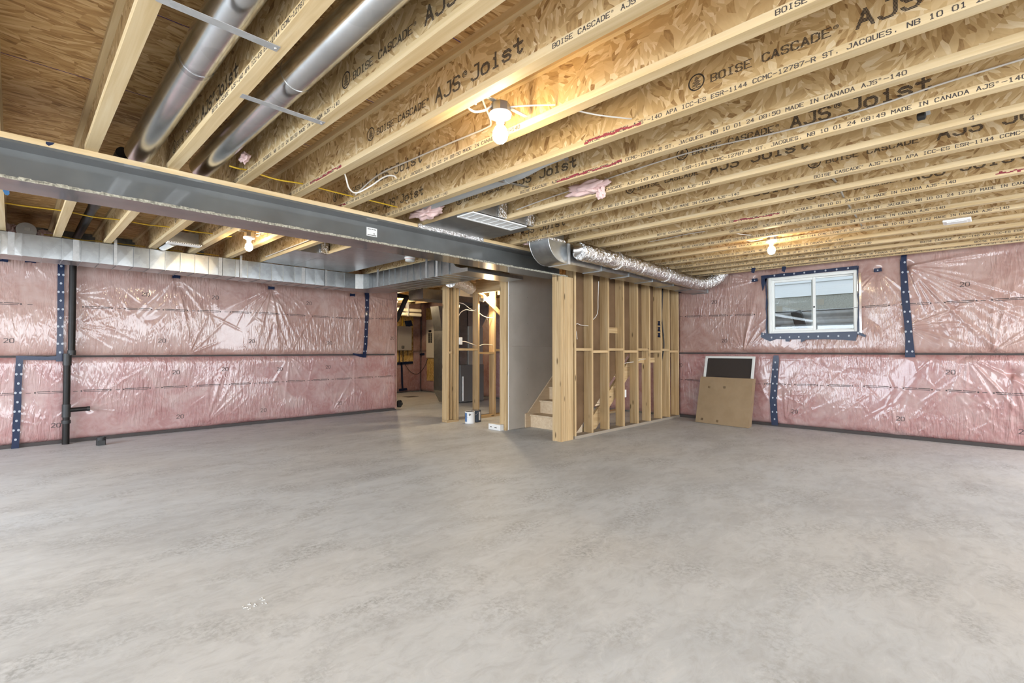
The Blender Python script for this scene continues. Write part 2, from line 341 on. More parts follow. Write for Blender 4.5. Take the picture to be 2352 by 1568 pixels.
# ================================================================ large structure
VW, UW, VB = 8.45, 8.36, 11.88          # wall base planes (left wall, right wall, furnace room back wall)
ZJ = 2.407; ZS = ZJ + .302              # joist underside, subfloor underside
fl = MB().box(-4.1, 9.0, -6.1, 12.2, -.15, 0).build('floor', 'concrete_floor'); struct(fl, 'bare grey concrete basement floor')
# subfloor sheets, each with its own edges
ceil = struct(MB().box(-4.1, 8.7, -6.1, 12.2, ZS + .016, ZS + .03).build('ceiling', 'joint_dark'), 'underside of the wood strand board subfloor above the joists')
yy = -6.09; row = 0
while yy < 12.1:
    xx = -4.05 - (row % 2) * 1.22
    while xx < 8.6:
        x0, x1, y1 = max(xx, -4.05), min(xx + 2.44, 8.65), min(yy + 1.22, 12.1)
        if x1 - x0 > .05: MB().box(x0, x1 - .004, yy, y1 - .004, ZS, ZS + .0155).build('panel', 'osb_floor', ceil)
        xx += 2.44
    yy += 1.22; row += 1
cl = MB()
for v in (-1.25, .62, 1.86, 2.70, 3.62, 5.4, 6.6): cl.box(-1.6, 8.3, v, v + .006, ZS - .0006, ZS)
cl.build('chalk_line', 'chalk_purple', ceil)

# ---- plastic-covered pink insulation blankets, as displaced sheets
class Sheet:
    def __init__(s, plane, base, a0, a1, z0, z1, res, seed, pinches=(), ncrease=120, puff=.042):
        s.plane, s.base, s.a0, s.a1, s.z0, s.z1 = plane, base, a0, a1, z0, z1
        na, nz = int((a1 - a0) / res) + 1, max(6, int((z1 - z0) / res) + 1)
        s.A, s.Z = np.linspace(a0, a1, na), np.linspace(z0, z1, nz); A, Z = np.meshgrid(s.A, s.Z); rg = np.random.RandomState(seed)
        d = np.minimum(np.minimum(Z - z0, z1 - Z), np.minimum(A - a0, a1 - A)); h = puff * (1 - np.exp(-d / .022))
        for k in range(10):
            kx, kz, ph = rg.uniform(-5, 5), rg.uniform(-6, 6), rg.uniform(0, 6.3); h += .0028 * np.sin(kx * A + kz * Z + ph) * np.minimum(1, d / .06)
        for pa, pz, amp, rad, nf, fan, half in pinches:
            dx, dz = A - pa, Z - pz; r = np.hypot(dx, dz) + 1e-6; th = np.arctan2(dz, dx)
            amp *= .68 if plane == 'v' else .95
            h -= amp * .6 * np.exp(-(r / .05) ** 2)
            for q in range(nf):
                t0 = R(fan + half * (2 * (q + rg.uniform(.1, .9)) / nf - 1)); dt = (th - t0 + math.pi) % (2 * math.pi) - math.pi
                w = .005 + .035 * r * rg.uniform(.5, 1.3); ll = rad * rg.uniform(.35, 1.25); off = r * np.sin(dt) + rg.uniform(-.06, .06) * r * r
                h += amp * rg.uniform(.08, .32) * np.exp(-(off / w) ** 2) * np.exp(-(r / ll) ** 2) * np.minimum(1, r / .04) * (np.cos(dt) > 0)
        for k in range(ncrease):
            ca, cz = rg.uniform(a0, a1), rg.uniform(z0, z1); ang = rg.choice([rg.normal(1.1, .35), rg.normal(-.9, .4), rg.normal(1.57, .2)])
            ln, wd, am = rg.uniform(.08, .38), rg.uniform(.006, .016), rg.uniform(.0008, .003)
            i0, i1 = np.searchsorted(s.A, [ca - ln * 1.6, ca + ln * 1.6]); j0, j1 = np.searchsorted(s.Z, [cz - ln * 1.6, cz + ln * 1.6])
            if i1 - i0 < 2 or j1 - j0 < 2: continue
            dx, dz = A[j0:j1, i0:i1] - ca, Z[j0:j1, i0:i1] - cz; t = dx * math.cos(ang) + dz * math.sin(ang); q = -dx * math.sin(ang) + dz * math.cos(ang) + .1 * t * t * rg.uniform(-1, 1)
            h[j0:j1, i0:i1] += am * np.exp(-(q / wd) ** 2) * np.exp(-(t / ln) ** 4 * 2) * np.minimum(1, d[j0:j1, i0:i1] / .03)
        s.h = np.maximum(h, .001)
    def pt(s, a, z, off=0.):
        i = min(max((a - s.a0) / (s.a1 - s.a0) * (len(s.A) - 1), 0), len(s.A) - 1.001); j = min(max((z - s.z0) / (s.z1 - s.z0) * (len(s.Z) - 1), 0), len(s.Z) - 1.001)
        i0, j0 = int(i), int(j); fi, fj = i - i0, j - j0; g = s.h
        hh = g[j0, i0] * (1 - fi) * (1 - fj) + g[j0, i0 + 1] * fi * (1 - fj) + g[j0 + 1, i0] * (1 - fi) * fj + g[j0 + 1, i0 + 1] * fi * fj + off
        return (a, s.base - hh, z) if s.plane == 'v' else (s.base - hh, a, z)
    def build(s, mat, parent, hole=None, name='insulation_blanket'):
        A, Z = np.meshgrid(s.A, s.Z); n = A.size; co = np.empty((n, 3)); co[:, 2] = Z.ravel()
        if s.plane == 'v': co[:, 0] = A.ravel(); co[:, 1] = s.base - s.h.ravel()
        else: co[:, 1] = A.ravel(); co[:, 0] = s.base - s.h.ravel()
        nz, na = s.h.shape; ii = np.arange(n).reshape(nz, na)
        q = np.stack([ii[:-1, :-1], ii[:-1, 1:], ii[1:, 1:], ii[1:, :-1]], -1).reshape(-1, 4)
        if s.plane == 'u': q = q[:, ::-1]
        if hole:
            ca = co[q].mean(1); k = 0 if s.plane == 'v' else 1
            q = q[~((ca[:, k] > hole[0]) & (ca[:, k] < hole[1]) & (ca[:, 2] > hole[2]) & (ca[:, 2] < hole[3]))]
        me = bpy.data.meshes.new(name); me.vertices.add(n); me.vertices.foreach_set('co', co.ravel())
        me.loops.add(q.size); me.loops.foreach_set('vertex_index', np.ascontiguousarray(q).ravel()); me.polygons.add(len(q))
        me.polygons.foreach_set('loop_start', np.arange(len(q)) * 4); me.polygons.foreach_set('loop_total', np.full(len(q), 4))
        me.polygons.foreach_set('use_smooth', np.ones(len(q), bool)); me.update(); me.validate()
        return link(name, me, mat, parent)
def dash_line(mb, sh, pts, sgn, skip=()):
    # repeating film print: two long thin bars with round ends, then a short dash
    xs = [p[0] for p in pts]; zs = [p[1] for p in pts]; a = xs[0]; order = np.argsort(xs); X = np.array(xs)[order]; Zs = np.array(zs)[order]
    def strip(a0, a1, dz, t):
        n = max(1, int(abs(a1 - a0) / .02)); z = lambda q: float(np.interp(q, X, Zs)) + dz
        for i in range(n):
            b0, b1 = a0 + (a1 - a0) * i / n, a0 + (a1 - a0) * (i + 1) / n
            mb.add([sh.pt(b0, z(b0) - t, .003), sh.pt(b1, z(b1) - t, .003), sh.pt(b1, z(b1) + t, .003), sh.pt(b0, z(b0) + t, .003)], [(0, 1, 2, 3)])
    lo, hi = X[0], X[-1]; a = lo
    while a < hi - .3:
        if not any(s0 < a + .15 < s1 for s0, s1 in skip):
            strip(a, a + .12, .009, .0042); strip(a + .13, a + .26, .009, .0042); strip(a + .005, a + .25, -.010, .0032)
            for e in (a - .018, a + .275): strip(e - .008, e + .008, 0, .0085)
            strip(a + .33, a + .375, 0, .0035)
        a += .43
def film_print(mb, sh, spots, sgn):
    for a, z in spots:
        place_quads(mb, text_quads('20', .05, .05, 9, .75), lambda x, y, a=a, z=z: sh.pt(a + sgn * (x - .05), z + y - .02, .003))
hand = rnd.uniform
# left wall
wl = struct(MB().box(-4.1, 5.30, VW, VW + .22, 0, ZS).build('wall_left', 'wall_concrete'), 'long left basement wall of pink insulation under clear plastic')
shu = Sheet('v', VW, -1.6, 5.345, 1.108, 2.60, .0125, 3, [(1.642, 2.24, .04, .7, 7, -85, 60), (1.68, 2.1, .05, 1.3, 2, -84, 6), (2.951, 2.20, .05, .9, 9, -90, 65), (3.0, 2.1, .05, 1.2, 3, -75, 14), (4.375, 2.20, .04, .5, 6, -75, 40), (4.70, 2.22, .04, .6, 6, -40, 40), (1.805, 1.112, .05, .8, 5, 70, 45), (3.253, 1.112, .05, .9, 5, 95, 40), (4.42, 1.112, .035, .4, 6, 80, 50), (.56, 1.9, .025, .35, 9, 0, 50), (.56, 1.5, .025, .35, 8, 0, 50), (.14, 2.27, .03, .5, 5, -70, 50)], 110)
shl = Sheet('v', VW, -1.6, 5.345, .045, 1.098, .0125, 5, [(1.805, 1.09, .03, .45, 5, -80, 50), (3.253, 1.09, .035, .6, 5, -75, 50), (4.42, 1.09, .04, .9, 4, -95, 18), (2.05, .09, .04, .9, 5, 60, 35), (.72, .42, .025, .6, 6, 25, 40), (4.0, .06, .03, .7, 4, 65, 30)], 150)
shu.build('poly_upper', wl); shl.build('poly_lower', wl)
m = MB(); dash_line(m, shu, [(-1.5, 1.735), (.9, 1.745), (2.8, 1.785), (4.3, 1.772), (5.3, 1.81)], 1, ((.35, .5),)); film_print(m, shu, [(-.025, 1.291), (2.674, 1.324), (3.956, 1.311), (1.293, 1.956), (3.584, 1.994), (5.226, 1.421), (1.491, 1.314), (2.15, 1.98)], 1)
dash_line(m, shl, [(-1.5, .664), (1.1, .652), (3.5, .663), (5.3, .681)], 1); film_print(m, shl, [(1.724, .216), (2.855, .212), (.403, .233), (1.663, .862), (2.294, .89), (3.107, .868), (3.935, .885), (4.152, .226)], 1)
m.build('film_print', 'ink_poly', wl, fix=False)
MB().box(5.305, 5.345, VW - .03, VW + .2, .03, 2.6).build('end_fold', 'poly_upper', wl)
MB().box(-1.6, 5.34, VW - .022, VW, 0, .045).build('base_gap', 'dark_gap', wl); MB().box(-1.6, 5.33, VW - .012, VW, 1.09, 1.116).build('seam_gap', 'dark_gap', wl)
# wall return and furnace room back wall
struct(MB().box(5.10, 5.30, VW + .2, VB, 0, ZS).build('wall_return', 'wall_concrete'))
wb = struct(MB().box(5.3, 8.6, VB, VB + .2, 0, ZS).build('wall_back', 'wall_concrete'))
Sheet('v', VB, 5.3, UW - .02, .03, 1.14, .03, 11, [(7.9, .7, .05, .6, 6, -100, 50), (7.2, .4, .05, .5, 5, 30, 90)], 30).build('poly_lower', wb)
Sheet('v', VB, 5.3, UW - .02, 1.15, 2.6, .03, 12, [(7.9, 1.4, .05, .5, 6, 90, 40)], 30).build('poly_upper', wb)
# right wall with the window opening
WV0, WV1, WZ0, WZ1 = 1.318, 2.478, 1.438, 2.318
wr = MB(); wr.box(UW, UW + .2, -6.1, WV0, 0, ZS); wr.box(UW, UW + .2, WV1, 12.1, 0, ZS); wr.box(UW, UW + .2, WV0, WV1, 0, WZ0); wr.box(UW, UW + .2, WV0, WV1, WZ1, ZS)
wr = struct(wr.build('wall_right', 'wall_concrete'), 'right basement wall of pink insulation under clear plastic with a small slider window')
sru = Sheet('u', UW, -1.7, 3.98, 1.142, 2.70, .0125, 21, [(2.671, 2.305, .03, .5, 6, 20, 35), (1.079, 2.282, .03, .5, 6, -90, 60), (.76, 2.30, .06, 1.3, 11, 215, 42), (2.85, 1.15, .05, .6, 9, 80, 55), (-.03, 1.15, .04, .8, 6, 110, 45), (2.33, 1.15, .03, .3, 5, 90, 50), (.78, 1.5, .035, .5, 8, 180, 40)], 200)
srl = Sheet('u', UW, -1.7, 3.98, .045, 1.128, .0125, 23, [(2.3, .5, .02, .5, 5, 160, 50), (.2, 1.10, .05, .9, 6, -110, 40), (2.25, .1, .03, .9, 8, 120, 35), (-.2, .9, .05, .9, 6, -100, 25), (.9, .08, .03, .7, 6, 110, 30)], 420)
sru.build('poly_upper', wr, (WV0 - .01, WV1 + .01, WZ0 - .01, WZ1 + .01)); srl.build('poly_lower', wr)
m = MB(); dash_line(m, sru, [(-1.6, 1.79), (-.3, 1.792), (1.17, 1.79), (2.58, 1.755), (3.95, 1.785)], -1, ((1.2, 2.6),)); film_print(m, sru, [(.198, 2.0), (3.152, 1.339), (3.32, 2.0), (-.8, 1.4)], -1)
dash_line(m, srl, [(-1.6, .66), (-.3, .659), (1.2, .682), (2.9, .644), (3.95, .669)], -1); film_print(m, srl, [(-.29, .215), (.853, .262), (2.117, .25), (3.939, .92), (.346, .90)], -1)
m.build('film_print', 'ink_poly', wr, fix=False)
MB().box(UW - .022, UW, -1.7, 3.98, 0, .045).build('base_gap', 'dark_gap', wr); MB().box(UW - .012, UW, -1.7, 3.98, 1.122, 1.146).build('seam_gap', 'dark_gap', wr)
Sheet('u', UW, 3.98, VB - .02, .03, 1.14, .04, 25, [(8.3, .6, .05, .6, 6, 90, 90), (9.6, .8, .05, .6, 6, -90, 90), (10.8, .5, .05, .6, 6, 60, 90)], 60).build('poly_lower', wr)
Sheet('u', UW, 3.98, VB - .02, 1.15, 2.6, .04, 26, [(10.9, 1.4, .05, .6, 6, 0, 90), (8.2, 1.6, .05, .6, 6, 90, 90)], 60).build('poly_upper', wr)
# walls behind the camera with a patio door and windows (daylight comes through them)
ws = MB(); X0 = -4.1
for y0, y1, z0, z1 in ((-6.1, -5.2, 0, ZS), (-5.2, 0, 0, .3), (-5.2, 0, 2.38, ZS), (0, 1.4, 0, ZS), (1.4, 5.8, 2.18, ZS), (5.8, VW, 0, ZS)): ws.box(X0 - .15, X0, y0, y1, z0, z1)
struct(ws.build('wall_side', 'poly_upper'))
wk = MB()
for x0, x1, z0, z1 in ((-4.1, -2.7, 0, ZS), (-2.7, 7.9, 0, .3), (-2.7, 7.9, 2.38, ZS), (7.9, 8.6, 0, ZS)): wk.box(x0, x1, -6.25, -6.1, z0, z1)
struct(wk.build('wall_rear', 'poly_lower'))

# ---- window 1: white vinyl slider
w1 = struct(MB().box(UW - .02, UW + .19, WV0 - .012, WV0 + .008, WZ0 - .01, WZ1 + .01).box(UW - .02, UW + .19, WV1 - .008, WV1 + .012, WZ0 - .01, WZ1 + .01).box(UW - .02, UW + .19, WV0, WV1, WZ1 - .008, WZ1 + .012).box(UW - .02, UW + .19, WV0, WV1, WZ0 - .012, WZ0 + .008).build('window_1', 'white_vinyl'), 'white vinyl two-pane slider window framed by navy tape')
def frame(x0, x1, y0, y1, z0, z1, t):
    return MB().box(x0, x1, y0, y0 + t, z0, z1).box(x0, x1, y1 - t, y1, z0, z1).box(x0, x1, y0 + t, y1 - t, z0, z0 + t).box(x0, x1, y0 + t, y1 - t, z1 - t, z1)
X = UW - .035; VM = 1.875
frame(X, X + .10, WV0 + .008, WV1 - .008, WZ0 + .008, WZ1 - .008, .034).build('frame', 'white_vinyl', w1, bevel=.003)
frame(X + .03, X + .065, VM - .035, WV1 - .042, WZ0 + .042, WZ1 - .042, .036).build('sash', 'white_vinyl', w1, bevel=.003)
frame(X + .066, X + .095, WV0 + .042, VM + .028, WZ0 + .042, WZ1 - .042, .020).build('fixed_sash', 'white_vinyl', w1, bevel=.003)
MB().box(X + .045, X + .049, VM - .005, WV1 - .075, WZ0 + .075, WZ1 - .075).build('pane', 'window_glass', w1)
MB().box(X + .080, X + .084, WV0 + .06, VM + .01, WZ0 + .06, WZ1 - .06).build('pane', 'window_glass', w1)
MB().lathe([(.004, 0), (.012, .002), (.012, .012), (.006, .016)], (X + .03, VM - .018, 1.83), 10, (-1, 0, 0)).build('latch', 'rubber_black', w1)
for y, z in ((2.335, 1.83), (1.775, 1.90)): MB().box(X + .044, X + .0448, y - .045, y + .045, z - .045, z + .045).build('sticker', 'pane_sticker', w1)
# window well and the neighbouring house outside
well = thing('window_well', 'corrugated galvanized steel window well outside the slider window', 'window well', (9.2, 1.9, .95))
pts = []; NZ = 46
wm = MB(); prof = []
for k in range(NZ + 1): prof.append((.9 + .94 * k / NZ, .018 * math.sin(k * 2 * math.pi / 7.6)))
path = [(8.58, .95), (8.95, 1.0), (9.12, 1.15), (9.22, 1.5), (9.24, 2.1), (9.2, 2.7), (9.05, 2.95), (8.58, 3.0)]
path = [(p.x, p.y) for p in smooth_path([(a, b, 0) for a, b in path], 5)]
vs = [(x + o, y, z) for z, o in prof for x, y in path]; n_ = len(path)
wm.add(vs, [(i * n_ + k, i * n_ + k + 1, (i + 1) * n_ + k + 1, (i + 1) * n_ + k) for i in range(NZ) for k in range(n_ - 1)]).build('corrugated_sheet', 'well_steel', well, True)
MB().tube([(x, y, 1.845) for x, y in path], .012, 6).build('rim', 'galvanized', well, True)
struct(MB().box(UW + .2, 9.3, .9, 3.05, .8, .92).box(9.26, 13.5, -3, 9, 1.2, 1.78).build('ground', 'soil'))
tag(MB().obox((9.05, 2.02, .92), (9.08, 2.285, 1.83), (1, 0, 0), .075, .15).build('downspout', 'well_dark', bevel=.01), 'black downspout piece leaning inside the window well', 'downspout')
nh = thing('neighbour_house', 'white sided house wall over grey concrete seen through the window', 'house', (12, 2, 1.78))
MB().box(12, 12.3, -3, 9, 1.7, 2.36).build('foundation', 'parged_concrete', nh)
for k in range(9): MB().add([(11.975, -3, 2.36 + .29 * k), (11.975, 9, 2.36 + .29 * k), (11.999, 9, 2.65 + .29 * k), (11.999, -3, 2.65 + .29 * k), (12.2, -3, 2.36 + .29 * k), (12.2, 9, 2.36 + .29 * k), (12.2, 9, 2.65 + .29 * k), (12.2, -3, 2.65 + .29 * k)], [(0, 1, 2, 3), (4, 5, 1, 0), (3, 2, 6, 7), (4, 7, 6, 5), (0, 3, 7, 4), (1, 5, 6, 2)]).build('siding_board', 'siding_white', nh)

# ================================================================ joists
E1 = [-.128, .292, .715, 1.135, 1.54, 1.965, 2.395, 2.797, 3.215, 3.602, 4.03, 4.41, 4.86, 5.253, 5.665, 6.06, 6.50, 6.93, 7.31, 7.73, 7.93]
TXT = 'BOISE CASCADEr AJSr-140 APA ICC-ES ESR-1144 CCMC-12787-R ST. JACQUES. NB 10 01 24 %s MADE IN CANADA AJSr-140'
# index: (label, web print starts, flange print starts, time, red marks)
JL = [('leftmost I-joist, at the very edge of view, with bright blue tape on it', [], [], '08:50', []),
 ('pale I-joist first to the left of the two round galvanized ducts', [], [], '08:50', []),
 ('I-joist running between the two round galvanized ducts', [3.9], [2.9], '08:50', []),
 ('I-joist on the right side of the second round duct', [2.31, 6.0], [4.72, 1.0], '08:50', []),
 ('I-joist right above the nearest bare bulb with a red spray mark near the beam', [2.78, -.9, 6.4], [1.27, 5.52], '08:45', [(3.62, 3.12)]),
 ('I-joist behind the nearest bare bulb carrying a white cable along its web', [4.15, .45], [4.25, .55], '08:50', [(4.2, 3.9)]),
 ('I-joist with a red mark over its print midway along the ceiling', [4.74, 1.05], [1.72, 5.45], '08:50', [(1.73, 1.35)]),
 ('I-joist beside the small grey round duct with a long red mark', [3.43, -.3], [2.64], '08:50', [(2.27, 1.72)]),
 ('I-joist with a thin white cable and a pink insulation tuft on it', [1.51], [2.25, -.2], '08:49', []),
 ('I-joist with a handwritten 4 inch mark near the right edge of view', [2.15, -1.3], [3.86], '08:49', []),
 ('I-joist ending just over the curved duct elbow with BOISE CASCADE print at right', [.89, 4.5], [.886, 3.8], '08:49', []),
 ('weathered yellow-stained I-joist beyond the curved duct elbow', [2.4], [], '08:49', []),
 ('ninth I-joist counted from the window wall with a red mark far along its right end', [1.1], [2.55, -.6], '08:50', [(1.75, 1.35), (-.05, -.3)]),
 ('eighth I-joist counted from the window wall', [], [1.93], '12:37', []),
 ('seventh I-joist counted from the window wall', [], [2.65], '12:43', []),
 ('sixth I-joist counted from the window wall beside the far bare bulb', [], [2.25], '12:42', []),
 ('fifth I-joist counted from the window wall just beyond the far bare bulb', [], [3.55], '12:42', []),
 ('fourth I-joist counted from the window wall', [], [3.35], '12:43', []),
 ('third I-joist counted from the window wall', [], [.55, 3.7], '12:43', []),
 ('second I-joist counted from the window wall', [], [.1, 3.1], '12:42', []),
 ('last I-joist, tight against the window wall', [], [1.6, 4.0], '12:42', [])]
FW, FH, WT = .0635, .038, .0095
jmesh = {}
def joist_parts(v0, v1):
    k = (v0, v1)
    if k not in jmesh:
        out = []
        for nm, (x0, x1, z0, z1) in (('web', (.027, .0365, ZJ + .03, ZS - .03)), ('top_flange', (0, FW, ZS - FH, ZS)), ('bottom_flange', (0, FW, ZJ, ZJ + FH))):
            me = bpy.data.meshes.new(nm); b = MB().box(x0, x1, v0, v1, z0, z1); me.from_pydata(b.v, [], b.f); me.update()
            me.materials.append(MAT['osb_web' if nm == 'web' else 'flange']); out.append((nm, me))
        jmesh[k] = out
    return jmesh[k]
def put_text(mb, q, x, y0, z0):
    place_quads(mb, q, lambda a, b: (x, y0 - a, z0 + b))
WEBTXT = text_quads('BOISE CASCADEr', .036, .040, 9, 1.25, .8), text_quads('AJSr Joist', .070, .073, 15, 1.1, .80)
FT = {}
for i, (lab, webs, flanges, tm, reds) in enumerate(JL):
    v0, v1 = -2.75, (VW - .02 if E1[i] < 5.2 else 4.10)
    if i in (11,): v0, v1 = -2.75, 3.42
    j = thing('i_joist', lab, 'joist', (E1[i], 0, ZJ), 'wood I-joists of the ceiling')
    for nm, me in joist_parts(v0, v1):
        o = bpy.data.objects.new(nm, me); COL.objects.link(o); o.parent = j; o.location = (0, 0, -ZJ)
    for s in webs:
        x = E1[i] + .0264; m = MB()
        place_quads(m, logo_quads(.086), lambda a, b, s=s: (x, s - a, ZJ + .135 + b)); tag(m.build('tree_emblem', 'ink_web', j, fix=False), kind='stuff')
        for wd, h, pt, off, zz, rw, th, fi in (('BOISE', .036, .040, .075, .108, 9, 1.25, .8), ('CASCADEr', .036, .040, .315, .108, 9, 1.25, .8), ('AJSr', .070, .073, .68, .095, 15, 1.1, .80), ('Joist', .070, .073, .97, .095, 15, 1.1, .80)):
            m = MB(); put_text(m, text_quads(wd, h, pt, rw, th, fi), x, s - off, ZJ + zz); tag(m.build('web_lettering', 'ink_web', j, fix=False), kind='stuff')
    m = MB()
    for s in flanges:
        if tm not in FT: FT[tm] = text_quads(TXT % tm, .0195, .0216, 7, 1.15)
        put_text(m, FT[tm], E1[i] - .0005, s, ZJ + .0095)
    if i == 9: put_text(m, text_quads('4"', .024, .03, 8, .6), E1[i] - .0005, .06, ZJ + .008)
    if m.v: tag(m.build('flange_lettering', 'ink', j, fix=False), kind='stuff')
    m = MB()
    for a, b in reds:
        n = 14
        for k in range(n):
            y0 = a + (b - a) * k / n; y1 = a + (b - a) * (k + 1) / n; c = ZJ + .019 + hand(-.006, .006); t = hand(.003, .009)
            m.add([(E1[i] - .0008, y0, c - t), (E1[i] - .0008, y1, c - t), (E1[i] - .0008, y1, c + t), (E1[i] - .0008, y0, c + t)], [(0, 1, 2, 3)])
    if m.v: tag(m.build('paint_mark', 'red_paint', j, fix=False), kind='stuff')
# joists of the furnace room end, seen past the beam
for k, u in enumerate((5.253, 5.665, 6.06, 6.50, 6.93, 7.31)):
    j = thing('i_joist', 'short I-joist over the furnace room, number %s from the duct side' % ('one', 'two', 'three', 'four', 'five', 'six')[k], 'joist', (u, 0, ZJ), 'I-joists over the furnace room')
    for nm, me in joist_parts(5.2, VB):
        o = bpy.data.objects.new(nm, me); COL.objects.link(o); o.parent = j; o.location = (0, 0, -ZJ)

# ================================================================ steel beam
BV0, BV1, BZ0, BZ1, BU1 = 3.951, 4.255, 2.146, 2.372, 5.10
bm_ = thing('steel_beam', 'long dark grey painted steel beam crossing under the joists', 'beam', (-1.65, 4.1, BZ0))
vc = (BV0 + BV1) / 2
MB().box(-1.65, BU1, vc - .006, vc + .006, BZ0 + .012, BZ1 - .012).build('web', 'beam_grey', bm_)
MB().box(-1.65, BU1, BV0, BV1, BZ0, BZ0 + .016).build('bottom_flange', 'beam_grey', bm_)
MB().box(-1.65, BU1, BV0, BV1, BZ1 - .016, BZ1).build('top_flange', 'beam_grey', bm_)
m = MB()
for k in range(130):                     # mortar crust on the lower flange edge
    x = -1.65 + k * .0519; m.add([(x, BV0 - .0015, BZ0 - .001 + hand(-.002, .001)), (x + .0521, BV0 - .0015, BZ0 - .001 + hand(-.002, .001)), (x + .0521, BV0 - .0015, BZ0 + .017 + hand(-.003, .004)), (x, BV0 - .0015, BZ0 + .017 + hand(-.003, .004))], [(0, 1, 2, 3)])
m.build('flange_crust', 'flange_scale', bm_, fix=False)
st = MB().box(2.27, 2.378, vc - .0072, vc - .0062, 2.238, 2.318).build('sticker', 'label_paper', bm_)
m = MB(); put = lambda q, a0, z0: place_quads(m, q, lambda a, b: (a0 + a, vc - .0076, z0 + b))
for x0, x1, z in ((2.282, 2.318, 2.300), (2.322, 2.340, 2.300), (2.345, 2.366, 2.300), (2.34, 2.356, 2.262), (2.28, 2.37, 2.246)): m.add([(x0, vc - .0076, z), (x1, vc - .0076, z), (x1, vc - .0076, z + .006), (x0, vc - .0076, z + .006)], [(0, 1, 2, 3)])
m.build('sticker_print', 'ink', st, fix=False)
tag(MB().box(-1.65, 2.735, BV0, BV1, BZ1, ZJ).build('wood_plate', 'plate_pine', bevel=.002), 'long pale wood plate along the top of the steel beam, left of the sheet-metal panning', 'plank')
tag(MB().box(3.60, 4.96, BV0, BV1, BZ1, ZJ).build('wood_plate', 'plate_pine', bevel=.002), 'short wood plate on the steel beam between the panning and the duct elbow', 'plank')
tag(MB().prism([(.12, 2.402), (.158, 2.406), (.150, 2.392), (.132, 2.380), (.120, 2.388)], lambda a, b, d: (a, d, b), BV0 - .002, BV0 - .0005).build('tape_scrap', 'navy_tape'), 'tiny navy tape scrap on the wood plate of the beam', 'tape')
tag(MB().prism([(-.062, 2.34), (-.045, 2.345), (-.03, 2.31), (-.027, 2.275), (-.036, 2.262), (-.048, 2.266), (-.058, 2.29)], lambda a, b, d: (a * 1.1, d + (b - 2.3) * .1, b + .02), 5.0, 5.003).build('tape_scrap', 'blue_tape_bit'), 'bright blue tape scrap hanging from the leftmost joist behind the beam', 'tape')

# ---------------------------------------------------------------- post and front stud wall
post = thing('built_up_post', 'built-up wooden post carrying the right end of the steel beam', 'post', (5.09, 4.03, 0))
for k in range(6):
    u = 4.957 + k * .0425; MB().box(u, u + .0405, 3.951 + hand(0, .004), 4.103, .0, BZ0 - .001).build('ply', 'pine_z', post, bevel=.002)
sw = thing('stud_wall', 'open stud wall beside the stairs to the right of the post', 'wall', (6.7, 4.02, 0))
SU = [5.275, 5.667, 6.07, 6.485, 6.895, 7.275, 7.667, 7.955, 8.30]; F0, F1 = 3.951, 4.089
for u in SU: MB().box(u - .038, u, F0, F1, .038, 2.33).build('stud', 'pine_z', sw, bevel=.0015)
MB().box(5.237, 8.32, F0, F1, 0, .038).build('sole_plate', 'dusty_wood', sw); MB().box(5.12, 8.32, F0, F1, 2.33, 2.405).build('top_plate', 'pine_x', sw)
for k in range(len(SU) - 1):
    z = 1.175 if k % 2 == 0 else 1.145
    MB().box(SU[k] + .001, SU[k + 1] - .039, F0 + .002, F1 - .002, z, z + .037).build('blocking', 'pine_x', sw, bevel=.001)
MB().box(6.071, 6.446, 4.05, 4.088, 1.44, 1.525).build('backing_board', 'pine_x', sw)
MB().box(6.896, 7.6, 4.05, 4.088, .98, 1.06).build('backing_board', 'pine_x', sw)
wfb = MB().prism([(5.24, .04), (5.45, .04), (5.85, .34), (7.05, 1.30), (7.05, 1.06), (8.31, 1.06), (8.31, 2.33), (5.24, 2.33)], lambda a, b, d: (a, d, b), 4.090, 4.103)
wfb.build('drywall_sheet', 'drywall_back', sw)
for z0 in (1.60, 1.50, 1.40): tag(MB().prism([(4.0, z0), (4.045, z0 + .005), (4.05, z0 + .03), (4.035, z0 + .045), (4.048, z0 + .075), (4.005, z0 + .08), (4.012, z0 + .04)], lambda a, b, d: (d, a - .045, b), 7.6255, 7.628).build('tape_scrap', 'navy_tape'), '%s of three navy tape scraps on the stud nearest the window wall' % {1.60: 'top', 1.50: 'middle', 1.40: 'bottom'}[z0], 'tape', 'tape scraps on a stud')
ob = thing('outlet_box', 'small white electrical box on a stud beside the stairs', 'outlet box', (6.50, 3.97, .50))
MB().box(6.487, 6.535, 3.952, 4.0, .47, .585).build('box', 'white_plastic', ob, bevel=.004); MB().box(6.495, 6.527, 3.949, 3.952, .485, .57).build('face', 'label_paper', ob)
def cable(name, label, pts, r, mat, n=7, grp=None, seg=8):
    return tag(MB().tube(smooth_path(pts, n), r, seg).build(name, mat, None, True), label, 'cable', grp)
cable('cable', 'white cable hanging from the ceiling down beside the second stud', [(5.80, 3.95, 2.16), (5.80, 3.96, 1.9), (5.795, 3.96, 1.75), (5.76, 3.97, 1.66), (5.668, 4.0, 1.58)], .0045, 'cable_white')
cable('cable', 'short white cable crossing the first stud bay with a drooping end', [(5.36, 4.0, 1.33), (5.34, 4.0, 1.43), (5.31, 4.0, 1.50), (5.36, 4.0, 1.545), (5.45, 4.01, 1.53), (5.629, 4.01, 1.525)], .005, 'cable_white')
cable('cable', 'white cable sagging across two stud bays above the outlet box', [(6.486, 4.02, .93), (6.62, 4.02, .985), (6.857, 4.02, 1.0), (6.9, 4.02, 1.005), (7.1, 4.02, 1.035), (7.237, 4.02, 1.045)], .005, 'cable_white')
